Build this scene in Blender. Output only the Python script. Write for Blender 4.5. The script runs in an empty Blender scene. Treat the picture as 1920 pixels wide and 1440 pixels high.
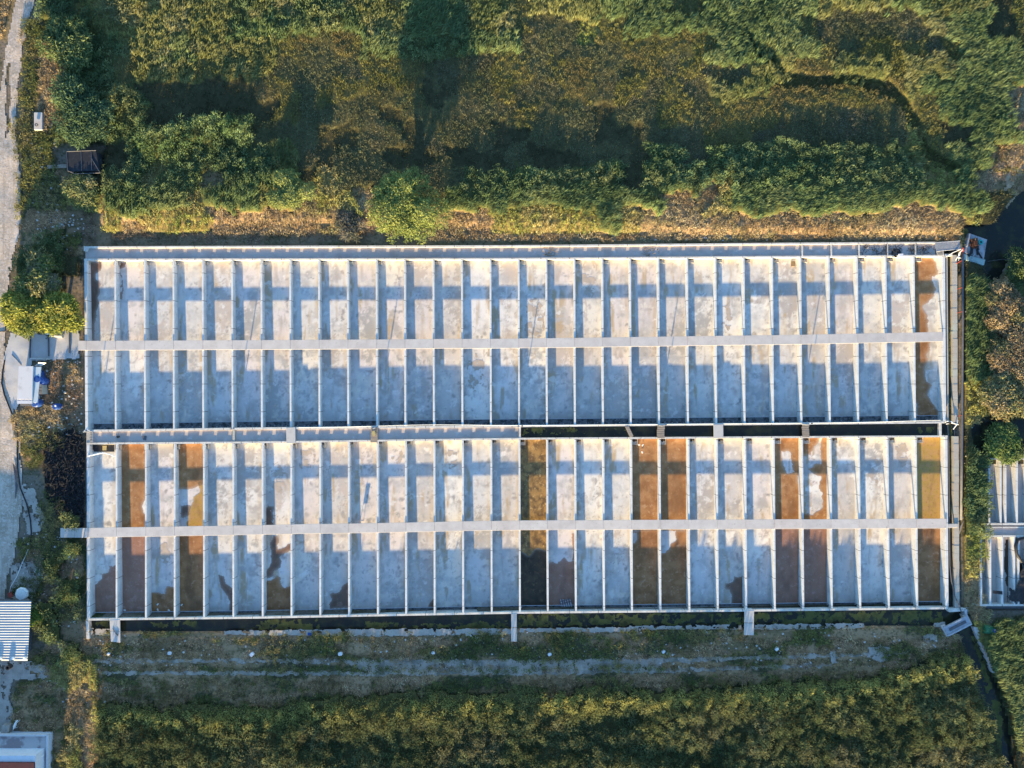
import bpy, bmesh, math, random
import numpy as np
R = math.radians
random.seed(7); rng = np.random.default_rng(11)
S = bpy.context.scene

# ------------------------------------------------------------------ camera, light
CH, F = 100.0, 1320.0            # camera height above the pond floors, focal length in photo pixels (1920 wide)
SUN_EL, SUN_AZ = R(7.9), R(9.0)
cd = bpy.data.cameras.new('camera'); cam = bpy.data.objects.new('camera', cd); S.collection.objects.link(cam)
cam.location = (0, 0, CH); cam.rotation_euler = (0, 0, 0)
cd.sensor_width = 36; cd.lens = 36 * F / 1920; cd.clip_end = 3000; cd.clip_start = 1
S.camera = cam
W = bpy.data.worlds.new('World'); S.world = W; W.use_nodes = True
wn = W.node_tree.nodes; bg = wn['Background']; sky = wn.new('ShaderNodeTexSky')
sky.sky_type = 'NISHITA'; sky.sun_disc = False; sky.sun_elevation = SUN_EL; sky.sun_rotation = math.pi + SUN_AZ
sky.ozone_density = 3.1; sky.dust_density = 0.0; sky.air_density = 1.0
W.node_tree.links.new(sky.outputs[0], bg.inputs[0]); bg.inputs[1].default_value = 0.14
sl = bpy.data.lights.new('sun', 'SUN'); sl.energy = 4.9; sl.angle = R(0.6); sl.color = (1.0, 0.74, 0.36)
so = bpy.data.objects.new('sun', sl); S.collection.objects.link(so)
so.rotation_euler = (math.pi / 2 - SUN_EL, 0, -SUN_AZ); so.location = (-20, -120, 60)
S.view_settings.view_transform = 'Standard'; S.view_settings.look = 'None'
S.view_settings.exposure = 2.15; S.view_settings.gamma = 1
try: S.cycles.max_bounces = 5; S.cycles.diffuse_bounces = 3; S.cycles.transparent_max_bounces = 4
except Exception: pass

# ------------------------------------------------------------------ helpers
K = 1 / F
def P(px, py, z=0.0):
    """a point of the place at height z, from its plan coordinates (13.2 units per metre)"""
    return ((px - 960) * (CH - z) * K, (720 - py) * (CH - z) * K, z)
def toPX(x, y): return 960 + x * F / CH, 720 - y * F / CH

def link(o): S.collection.objects.link(o); return o
def tag(o, label=None, cat=None, group=None, kind=None):
    for k, v in (('label', label), ('category', cat), ('group', group), ('kind', kind)):
        if v: o[k] = v
    return o
def empty(name, loc, label, cat, group=None):
    o = link(bpy.data.objects.new(name, None)); o.location = loc; o.empty_display_size = .3
    return tag(o, label, cat, group)

class MB:
    def __init__(s): s.v = []; s.f = []
    def poly_prism(s, pts_top, pts_bot):
        n = len(pts_top); b = len(s.v); s.v += list(pts_top) + list(pts_bot)
        s.f.append([b + i for i in range(n)]); s.f.append([b + n + i for i in reversed(range(n))])
        for i in range(n):
            j = (i + 1) % n; s.f.append([b + i, b + n + i, b + n + j, b + j])
        return s
    def box(s, x0, x1, y0, y1, z0, z1, rot=0, c=None):
        c = c or ((x0 + x1) / 2, (y0 + y1) / 2); ca, sa = math.cos(rot), math.sin(rot)
        q = []
        for (x, y) in ((x0, y0), (x1, y0), (x1, y1), (x0, y1)):
            dx, dy = x - c[0], y - c[1]; q.append((c[0] + dx * ca - dy * sa, c[1] + dx * sa + dy * ca))
        return s.poly_prism([(x, y, z1) for x, y in q], [(x, y, z0) for x, y in q])
    def pquad(s, quad, z0, z1):
        """prism whose TOP corners lie over the plan points (listed counter-clockwise seen from above)"""
        t = [P(x, y, z1) for x, y in quad]
        return s.poly_prism(t, [(x, y, z0) for x, y, _ in t])
    def tube(s, pts, r, n=8, caps=True):
        b0 = len(s.v); m = len(pts)
        for k, p in enumerate(pts):
            a = np.array(pts[max(k - 1, 0)]); c = np.array(pts[min(k + 1, m - 1)]); d = c - a; d = d / (np.linalg.norm(d) + 1e-9)
            u = np.cross(d, (0, 0, 1)); 
            if np.linalg.norm(u) < .05: u = np.cross(d, (0, 1, 0))
            u /= np.linalg.norm(u); w = np.cross(d, u); rr = r[k] if hasattr(r, '__len__') else r
            for i in range(n):
                t = 2 * math.pi * i / n; s.v.append(tuple(np.array(p) + rr * (math.cos(t) * u + math.sin(t) * w)))
        for k in range(m - 1):
            for i in range(n):
                j = (i + 1) % n; s.f.append([b0 + k * n + i, b0 + k * n + j, b0 + (k + 1) * n + j, b0 + (k + 1) * n + i])
        if caps: s.f.append([b0 + i for i in reversed(range(n))]); s.f.append([b0 + (m - 1) * n + i for i in range(n)])
        return s
    def ring(s, c, r0, r1, z0, z1, n=20):
        b = len(s.v)
        for r, z in ((r1, z0), (r1, z1), (r0, z1), (r0, z0)):
            for i in range(n):
                t = 2 * math.pi * i / n; s.v.append((c[0] + r * math.cos(t), c[1] + r * math.sin(t), z))
        for k in range(4):
            l = (k + 1) % 4
            for i in range(n):
                j = (i + 1) % n; s.f.append([b + k * n + i, b + k * n + j, b + l * n + j, b + l * n + i])
        return s
    def build(s, name, m, parent=None, smooth=False, bev=0, base=None):
        me = bpy.data.meshes.new(name); vv = s.v
        if base is not None: vv = [(x - base[0], y - base[1], z - base[2]) for x, y, z in vv]
        me.from_pydata(vv, [], s.f); me.materials.append(m); me.update()
        bm = bmesh.new(); bm.from_mesh(me); bmesh.ops.recalc_face_normals(bm, faces=bm.faces); bm.to_mesh(me); bm.free()
        if smooth: me.polygons.foreach_set('use_smooth', [True] * len(me.polygons))
        o = link(bpy.data.objects.new(name, me))
        if base is not None and parent is None: o.location = base
        if parent is not None:
            o.parent = parent
            if base is None: o.matrix_parent_inverse = parent_inv(parent)
        if bev:
            b = o.modifiers.new('b', 'BEVEL'); b.width = bev; b.segments = 1; b.limit_method = 'ANGLE'
        return o
def world_of(o):
    from mathutils import Matrix
    m = Matrix.Translation(o.location) @ o.rotation_euler.to_matrix().to_4x4()
    return world_of(o.parent) @ o.matrix_parent_inverse @ m if o.parent else m
def parent_inv(p): return world_of(p).inverted()

def mat(name, base, vary=(), rough=.9, bump=0, bump_scale=8, spec=.2, metal=0, attr=None, per_obj=0, joint=None, trans=0):
    """vary: (scale, colour, lo, hi, detail[, (stretch x,y)]) noise layers blended over the base"""
    m = bpy.data.materials.new(name); m.use_nodes = True; nt = m.node_tree; N = nt.nodes; L = nt.links
    b = N['Principled BSDF']; b.inputs['Roughness'].default_value = rough; b.inputs['Specular IOR Level'].default_value = spec
    b.inputs['Metallic'].default_value = metal
    g = N.new('ShaderNodeNewGeometry')
    if attr:
        a = N.new('ShaderNodeAttribute'); a.attribute_name = attr; col = a.outputs['Color']
    else:
        c = N.new('ShaderNodeRGB'); c.outputs[0].default_value = (*base, 1); col = c.outputs[0]
    for k, v in enumerate(vary):
        sc, c2, lo, hi = v[:4]; det = v[4] if len(v) > 4 else 4
        n = N.new('ShaderNodeTexNoise'); n.inputs['Scale'].default_value = sc; n.inputs['Detail'].default_value = det
        n.inputs['Roughness'].default_value = .6
        mp = N.new('ShaderNodeMapping'); L.new(g.outputs['Position'], mp.inputs[0]); mp.inputs['Location'].default_value = (k * 17.3, k * 5.1, k * 3.3)
        if len(v) > 5: mp.inputs['Scale'].default_value = (v[5][0], v[5][1], 1)
        L.new(mp.outputs[0], n.inputs['Vector'])
        r = N.new('ShaderNodeMapRange'); r.inputs[1].default_value = lo; r.inputs[2].default_value = hi; r.clamp = True
        L.new(n.outputs['Fac'], r.inputs[0]); mx = N.new('ShaderNodeMix'); mx.data_type = 'RGBA'
        mul = N.new('ShaderNodeMath'); mul.operation = 'MULTIPLY'; mul.inputs[1].default_value = v[6] if len(v) > 6 else 1
        L.new(r.outputs[0], mul.inputs[0])
        L.new(mul.outputs[0], mx.inputs[0]); L.new(col, mx.inputs[6]); mx.inputs[7].default_value = (*c2, 1); col = mx.outputs[2]
    if per_obj:
        oi = N.new('ShaderNodeObjectInfo'); cr = N.new('ShaderNodeValToRGB'); cr.color_ramp.interpolation = 'LINEAR'
        e = cr.color_ramp.elements; e[0].color = (.80, .80, .80, 1); e[1].color = (1.04, .99, .93, 1)
        for p_, c_ in ((.2, (1.03, 1.0, .96, 1)), (.4, (.92, .93, .93, 1)), (.6, (1.0, .93, .88, 1)), (.8, (.90, .88, .86, 1))):
            q = e.new(p_); q.color = c_
        L.new(oi.outputs['Random'], cr.inputs[0]); mx = N.new('ShaderNodeMix'); mx.data_type = 'RGBA'; mx.blend_type = 'MULTIPLY'
        mx.inputs[0].default_value = per_obj; L.new(col, mx.inputs[6]); L.new(cr.outputs[0], mx.inputs[7]); col = mx.outputs[2]
    if joint:   # thin expansion joints every `joint` metres
        sp = N.new('ShaderNodeSeparateXYZ'); L.new(g.outputs['Position'], sp.inputs[0])
        w = N.new('ShaderNodeMath'); w.operation = 'PINGPONG'; w.inputs[1].default_value = joint[1] / 2; L.new(sp.outputs[joint[0]], w.inputs[0])
        lt = N.new('ShaderNodeMath'); lt.operation = 'LESS_THAN'; lt.inputs[1].default_value = .035; L.new(w.outputs[0], lt.inputs[0])
        mx = N.new('ShaderNodeMix'); mx.data_type = 'RGBA'; L.new(lt.outputs[0], mx.inputs[0]); L.new(col, mx.inputs[6])
        mx.inputs[7].default_value = (.13, .12, .11, 1); col = mx.outputs[2]
    L.new(col, b.inputs['Base Color'])
    if bump:
        n = N.new('ShaderNodeTexNoise'); n.inputs['Scale'].default_value = bump_scale; n.inputs['Detail'].default_value = 5
        L.new(g.outputs['Position'], n.inputs['Vector']); bp = N.new('ShaderNodeBump'); bp.inputs['Strength'].default_value = bump
        bp.inputs['Distance'].default_value = .05; L.new(n.outputs['Fac'], bp.inputs['Height']); L.new(bp.outputs[0], b.inputs['Normal'])
    if trans:
        t = N.new('ShaderNodeBsdfTranslucent'); L.new(col, t.inputs[0]); ms = N.new('ShaderNodeMixShader'); ms.inputs[0].default_value = trans
        L.new(b.outputs[0], ms.inputs[1]); L.new(t.outputs[0], ms.inputs[2]); L.new(ms.outputs[0], N['Material Output'].inputs[0])
    return m

# value noise on arrays
_perm = rng.random((256, 256))
def vnoise(x, y, s, o=0):
    x = np.asarray(x) / s + 31.7 * o + 100; y = np.asarray(y) / s + 12.3 * o + 100
    xi = np.floor(x).astype(int); yi = np.floor(y).astype(int); fx = x - xi; fy = y - yi
    fx = fx * fx * (3 - 2 * fx); fy = fy * fy * (3 - 2 * fy)
    g = lambda a, b: _perm[a % 256, b % 256]
    return (g(xi, yi) * (1 - fx) * (1 - fy) + g(xi + 1, yi) * fx * (1 - fy) + g(xi, yi + 1) * (1 - fx) * fy + g(xi + 1, yi + 1) * fx * fy)
def fbm(x, y, s, o=0): return (vnoise(x, y, s, o) * .55 + vnoise(x, y, s / 2.1, o + 3) * .28 + vnoise(x, y, s / 4.3, o + 7) * .17)

def inpoly(px, py, poly):
    r = np.zeros(px.shape, bool); n = len(poly)
    for i in range(n):
        x1, y1 = poly[i]; x2, y2 = poly[(i + 1) % n]
        if y1 == y2: continue
        c = ((y1 > py) != (y2 > py)) & (px < (x2 - x1) * (py - y1) / (y2 - y1) + x1); r ^= c
    return r

def mask_sheet(name, polys, z, m, holes=(), warp=2.0, cell=1.6, wscale=12, shal=False, parent=None, thick=0.0, clip=None, zfun=None, seed=0, eat=0.0):
    """a flat ragged-edged sheet covering the plan polygons"""
    allp = [p for q in polys for p in q]; x0 = min(p[0] for p in allp) - warp; x1 = max(p[0] for p in allp) + warp
    y0 = min(p[1] for p in allp) - warp; y1 = max(p[1] for p in allp) + warp
    if clip: x0 = max(x0, clip[0]); x1 = min(x1, clip[1]); y0 = max(y0, clip[2]); y1 = min(y1, clip[3])
    nx = max(2, int((x1 - x0) / cell)); ny = max(2, int((y1 - y0) / cell))
    gx, gy = np.meshgrid(np.linspace(x0, x1, nx + 1), np.linspace(y0, y1, ny + 1))
    cx = (gx[:-1, :-1] + gx[1:, 1:]) / 2; cy = (gy[:-1, :-1] + gy[1:, 1:]) / 2
    wx = cx + (fbm(cx, cy, wscale, seed + 1) - .5) * 4 * warp; wy = cy + (fbm(cx, cy, wscale, seed + 2) - .5) * 4 * warp
    k = np.zeros(cx.shape, bool)
    for q in polys: k |= inpoly(wx, wy, q)
    for q in holes: k &= ~inpoly(wx, wy, q)
    if eat: k &= fbm(cx, cy, 9, seed + 5) > eat
    iy, ix = np.nonzero(k)
    if len(iy) == 0: return None
    idx = lambda a, b: a * (nx + 1) + b
    quads = np.stack([idx(iy + 1, ix), idx(iy + 1, ix + 1), idx(iy, ix + 1), idx(iy, ix)], 1)
    used, inv = np.unique(quads, return_inverse=True); quads = inv.reshape(-1, 4)
    ux = gx.ravel()[used]; uy = gy.ravel()[used]
    zz = np.full(len(ux), z) if zfun is None else zfun(ux, uy) + z
    co = np.stack([(ux - 960) * (CH - zz) * K, (720 - uy) * (CH - zz) * K, zz], 1)
    me = bpy.data.meshes.new(name); me.from_pydata(co.tolist(), [], quads.tolist()); me.materials.append(m); me.update()
    if shal:   # depth falls off towards the ragged margin of a pool
        pk = np.pad(k.astype(float), 4, mode='edge'); bl_ = sum(pk[4 + a:4 + a + k.shape[0], 4 + c:4 + c + k.shape[1]] for a in range(-4, 5) for c in range(-4, 5)) / 81
        vb = np.zeros((k.shape[0] + 1, k.shape[1] + 1)); vb[:-1, :-1] = bl_; vb[-1] = vb[-2]; vb[:, -1] = vb[:, -2]
        sh = np.clip((1 - vb.ravel()[used]) * 2.0, 0, 1) ** 1.2; at = me.color_attributes.new('shal', 'FLOAT_COLOR', 'POINT')
        c4 = np.ones((len(used), 4), np.float32); c4[:, :3] = sh[:, None]; at.data.foreach_set('color', c4.ravel())
    o = link(bpy.data.objects.new(name, me))
    if parent: o.parent = parent; o.matrix_parent_inverse = parent_inv(parent)
    if thick: s = o.modifiers.new('s', 'SOLIDIFY'); s.thickness = thick; s.offset = -1
    return o

def fast_mesh(name, co, quads, m, colr=None):
    me = bpy.data.meshes.new(name); nv = len(co); nf = len(quads)
    me.vertices.add(nv); me.vertices.foreach_set('co', np.asarray(co, np.float32).ravel())
    me.loops.add(nf * 4); me.loops.foreach_set('vertex_index', np.asarray(quads, np.int32).ravel())
    me.polygons.add(nf); me.polygons.foreach_set('loop_start', np.arange(0, nf * 4, 4, dtype=np.int32))
    try: me.polygons.foreach_set('loop_total', np.full(nf, 4, np.int32))
    except Exception: pass
    me.update(calc_edges=True)
    if colr is not None:
        at = me.color_attributes.new('col', 'FLOAT_COLOR', 'POINT')
        c4 = np.ones((nv, 4), np.float32); c4[:, :3] = colr; at.data.foreach_set('color', c4.ravel())
    me.materials.append(m); o = link(bpy.data.objects.new(name, me)); return o

# ------------------------------------------------------------------ materials
M = {}
M['floor'] = mat('pond_floor', (.56, .54, .52), [(.45, (.42, .41, .40), .48, .68, 5, (1, 1), .8), (.9, (.66, .61, .53), .54, .70, 6, (1, 1), .7), (1.6, (.29, .275, .265), .60, .72, 8, (1, 1), .75), (1.1, (.40, .345, .31), .57, .66, 9, (1, .35), .65), (.7, (.70, .68, .65), .60, .66, 9, (1, 1), .6), (9, (.27, .25, .23), .64, .74, 4, (1, 1), .7)], rough=.92, bump=.12, bump_scale=10, attr='col')
M['wall'] = mat('pond_wall', (.62, .61, .59), [(.8, (.50, .48, .46), .45, .7, 6), (3, (.30, .28, .25), .60, .72, 7), (1.2, (.62, .57, .47), .6, .8, 4)], rough=.85, bump=.1, joint=('Y', 3.9))
M['wallx'] = mat('pond_cross_wall', (.60, .57, .52), [(.8, (.46, .42, .37), .42, .7, 6), (4, (.24, .21, .18), .57, .72, 7)], rough=.9, bump=.15, joint=('X', 4.05))
M['walk'] = mat('walkway_concrete', (.545, .505, .475), [(.7, (.46, .42, .395), .4, .7, 6), (3, (.34, .31, .29), .60, .75, 7), (9, (.58, .57, .55), .6, .8, 3)], rough=.9, bump=.08, per_obj=.6)
M['chan'] = mat('channel_concrete', (.44, .375, .34), [(.5, (.33, .28, .255), .45, .7, 5), (1.5, (.50, .49, .48), .58, .75, 5), (4, (.12, .11, .11), .66, .8, 6)], rough=.9, bump=.2)
M['gutter'] = mat('gutter_mud', (.16, .17, .18), [(2, (.05, .055, .06), .45, .6, 6), (6, (.42, .42, .42), .62, .72, 4)], rough=.9, bump=.4)
M['dust'] = mat('dusty_concrete', (.38, .335, .29), [(.8, (.26, .23, .20), .45, .7, 7), (5, (.16, .15, .11), .58, .75, 6)], rough=.95, bump=.3)
M['old'] = mat('old_concrete', (.42, .375, .32), [(1.2, (.40, .36, .30), .4, .7, 6), (6, (.24, .21, .18), .6, .75, 5), (.4, (.42, .44, .38), .5, .7, 3)], rough=.92, bump=.4)
M['bridge'] = mat('bridge_concrete', (.48, .45, .42), [(1.5, (.38, .35, .32), .5, .8, 6), (7, (.30, .28, .25), .62, .8, 5)], rough=.92, bump=.3)
M['pad'] = mat('pad_concrete', (.46, .44, .43), [(.8, (.40, .38, .37), .45, .7, 6), (4, (.26, .25, .23), .62, .8, 5), (.3, (.52, .51, .50), .5, .7, 4)], rough=.92, bump=.2)
M['road'] = mat('road_gravel', (.47, .385, .315), [(.5, (.34, .28, .22), .42, .62, 8), (3, (.55, .48, .43), .50, .66, 8), (6, (.22, .175, .135), .55, .68, 6), (.45, (.29, .24, .19), .55, .68, 5, (3.5, .22), .7), (.3, (.56, .49, .44), .56, .70, 5, (3, .3), .8)], rough=.95, bump=.5, bump_scale=4)
M['lane'] = mat('lane_dirt', (.42, .345, .28), [(.6, (.20, .18, .14), .45, .65, 6), (3, (.36, .35, .34), .58, .75, 6), (7, (.10, .11, .06), .6, .75, 5)], rough=.95, bump=.5)
M['ground'] = mat('ground_soil', (.1, .08, .06), [(.5, (.10, .085, .04), .47, .66, 8, (.4, 1.6), .8), (2.2, (.30, .22, .14), .54, .68, 8, (1, 1), .7), (2.8, (.05, .05, .022), .50, .66, 7, (1, 1), .75), (7, (.42, .33, .23), .62, .74, 5, (1, 1), .6)], attr='col', rough=1, bump=.8, bump_scale=3, spec=0)
M['leaf'] = mat('foliage', (.1, .1, .05), [], attr='col', rough=.7, spec=.12, trans=.28)
M['bark'] = mat('bark', (.13, .10, .07), [(6, (.07, .05, .04), .4, .7)], rough=1, bump=.5)
M['canal'] = mat('canal_water', (.020, .021, .017), [(.5, (.045, .045, .022), .48, .66, 7), (3, (.07, .07, .035), .62, .74, 7)], rough=.12, spec=.25, bump=.02)
M['algae'] = mat('algae_mat', (.115, .115, .035), [(1.2, (.045, .05, .02), .42, .66, 7), (5, (.15, .14, .05), .6, .8, 5)], rough=.9, bump=.3)
M['steel'] = mat('galvanised_steel', (.42, .44, .48), [(3, (.30, .31, .35), .4, .7)], rough=.5, metal=.3)
M['rust'] = mat('rusty_steel', (.055, .024, .018), [(4, (.03, .018, .015), .4, .7)], rough=.9)
M['black'] = mat('black_plastic', (.022, .022, .024), [(5, (.05, .05, .055), .5, .8)], rough=.55)
M['grey'] = mat('grey_pipe', (.10, .10, .11), [(3, (.16, .16, .17), .5, .8)], rough=.6)
M['blue'] = mat('blue_plastic', (.03, .085, .28), [(6, (.01, .03, .18), .45, .7)], rough=.45)
M['white'] = mat('white_plastic', (.74, .74, .72), [(4, (.55, .55, .52), .5, .8)], rough=.6)
M['paint'] = mat('white_roof_paint', (.56, .54, .54), [(.9, (.40, .38, .36), .55, .75, 7), (.3, (.60, .60, .62), .5, .8)], rough=.6)
M['bluegrey'] = mat('blue_grey_roof', (.42, .50, .56), [(1.5, (.36, .43, .49), .5, .8)], rough=.6)
M['raft'] = mat('worn_deck_steel', (.36, .36, .38), [(1.5, (.20, .19, .20), .45, .62, 7), (4, (.46, .45, .44), .58, .72, 6)], rough=.8)
M['wood'] = mat('weathered_wood', (.30, .25, .20), [(3, (.20, .16, .13), .4, .7, 6, (.3, 4)), (6, (.38, .34, .28), .6, .8)], rough=.95, bump=.3)
M['orangew'] = mat('yellow_paint', (.42, .34, .15), [(5, (.3, .2, .08), .5, .8)], rough=.6)
M['red'] = mat('red_plastic', (.36, .07, .05), [(5, (.2, .04, .03), .5, .8)], rough=.6)
M['green'] = mat('green_plastic', (.025, .12, .06), [(4, (.02, .12, .07), .5, .8)], rough=.5)
M['maroon'] = mat('maroon_roof', (.065, .018, .025), [(2, (.045, .015, .02), .4, .7)], rough=.7)
M['stucco'] = mat('white_stucco', (.62, .62, .66), [(2, (.52, .52, .54), .5, .8)], rough=.9)
M['terrace'] = mat('terrace_concrete', (.50, .47, .46), [(.45, (.29, .245, .25), .48, .56, 7), (4, (.33, .33, .35), .6, .8, 5)], rough=.9, bump=.2)
M['glass'] = mat('window_glass', (.05, .09, .09), rough=.1, spec=.5)
M['tin'] = mat('roof_sheet', (.42, .43, .44), [(1.2, (.31, .32, .33), .45, .8, 5, (.4, 3)), (6, (.56, .60, .66), .6, .8)], rough=.45, metal=.25)
M['dark'] = mat('dark_void', (.012, .012, .012), rough=1)
M['net'] = mat('dark_netting', (.022, .024, .03), [(2, (.04, .042, .05), .5, .7)], rough=.9)
M['straw'] = mat('straw_debris', (.26, .18, .10), [(5, (.12, .08, .05), .5, .7)], rough=1, bump=.6)
def wmat(name, c, c2, c3, rough=.35, s=.8):
    m = mat(name, c, [(s, c2, .42, .60, 7), (s * 2.2, c3, .55, .68, 8), (s * .5, tuple(q * .62 for q in c2), .52, .66, 8, (1, .5), .7), (7, tuple(q * .6 for q in c2), .60, .72, 6, (1, 1), .6)], rough=rough, spec=.3, bump=.03)
    nt = m.node_tree; b = nt.nodes['Principled BSDF']; l = b.inputs['Base Color'].links[0]; src = l.from_socket
    a = nt.nodes.new('ShaderNodeAttribute'); a.attribute_name = 'shal'; mx = nt.nodes.new('ShaderNodeMix'); mx.data_type = 'RGBA'
    mu = nt.nodes.new('ShaderNodeMath'); mu.operation = 'MULTIPLY'; mu.inputs[1].default_value = .75; nt.links.new(a.outputs['Fac'], mu.inputs[0])
    nt.links.new(mu.outputs[0], mx.inputs[0]); nt.links.new(src, mx.inputs[6]); mx.inputs[7].default_value = (.5 * c[0] + .24, .5 * c[1] + .21, .5 * c[2] + .18, 1)
    nt.links.new(mx.outputs[2], b.inputs['Base Color']); return m
M['w_red'] = wmat('reddish_water', (.30, .165, .115), (.27, .14, .09), (.37, .22, .17))
M['w_orange'] = wmat('orange_water', (.38, .20, .085), (.29, .135, .05), (.45, .27, .14))
M['w_brown'] = wmat('brown_water', (.33, .165, .07), (.24, .11, .04), (.42, .24, .13))
M['w_yellow'] = wmat('yellow_water', (.38, .24, .06), (.40, .235, .09), (.26, .155, .045), s=1.5)
M['w_olive'] = wmat('olive_water', (.32, .19, .065), (.13, .08, .035), (.48, .31, .13), s=1.0)
M['w_dark'] = wmat('dark_sludge', (.19, .105, .07), (.14, .09, .065), (.26, .16, .12))
M['w_green'] = wmat('blackish_green_water', (.065, .045, .025), (.035, .026, .016), (.13, .09, .045), s=.7)
M['stain'] = mat('damp_stain', (.44, .37, .31), [(1.5, (.36, .31, .26), .45, .7, 6)], rough=.8)

# ------------------------------------------------------------------ plan of the ponds (measured wall positions)
DX = [216, 271, 325, 380, 435, 490, 544, 598, 652, 706, 759, 812.5, 866, 919.5, 972.5, 1024.5, 1077, 1129.5, 1181.5, 1234.5,
      1288.5, 1341.5, 1394.5, 1447.8, 1500.8, 1554, 1607, 1660.5, 1713.3]
def off(i, a, b, c): return np.interp(i, [1, 15, 29], [a, b, c])
def iy(v): return lambda x: float(np.interp(x, [160, 480, 960, 1440, 1770], v))
yNW = iy([463.5, 462.5, 461.5, 457, 455]); yPN = iy([486.5, 486, 485.2, 481.5, 479.5])
yW1 = iy([647.8, 646.5, 643.8, 637.5, 631.3]); yUS = iy([808, 803.5, 799.2, 795, 792])
yLN = iy([831.8, 829.5, 822.8, 820, 818.2]); yW2 = iy([999, 993.7, 985, 983, 981.5]); yLS = iy([1161.8, 1158.2, 1149, 1144.5, 1140.5])
WT = 1.15                                   # wall top
BL = dict(
  upper=dict(y0=yPN, y1=yUS, yw=yW1, o0=(0, 0, 0), o1=(1, 1, 2.7), wx=(160.5, 162.5), ex=(1769.5, 1771.5), f=(.27, -.12)),
  lower=dict(y0=yLN, y1=yLS, yw=yW2, o0=(2.5, 1.5, 4), o1=(2.5, 2.5, 7), wx=(165, 165.5), ex=(1774, 1776), f=(.17, -.22)))
def divx(b, i):
    B = BL[b]
    if i == 0: return B['wx']
    if i == 30: return B['ex']
    return DX[i - 1] + off(i, *B['o0']), DX[i - 1] + off(i, *B['o1'])
def floor_z(b):
    B = BL[b]
    def f(px, py):
        y0 = np.interp(px, [160, 960, 1770], [B['y0'](160), B['y0'](960), B['y0'](1770)]); y1 = np.interp(px, [160, 960, 1770], [B['y1'](160), B['y1'](960), B['y1'](1770)])
        t = np.clip((py - y0) / (y1 - y0), 0, 1); return B['f'][0] + (B['f'][1] - B['f'][0]) * t
    return f

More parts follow.
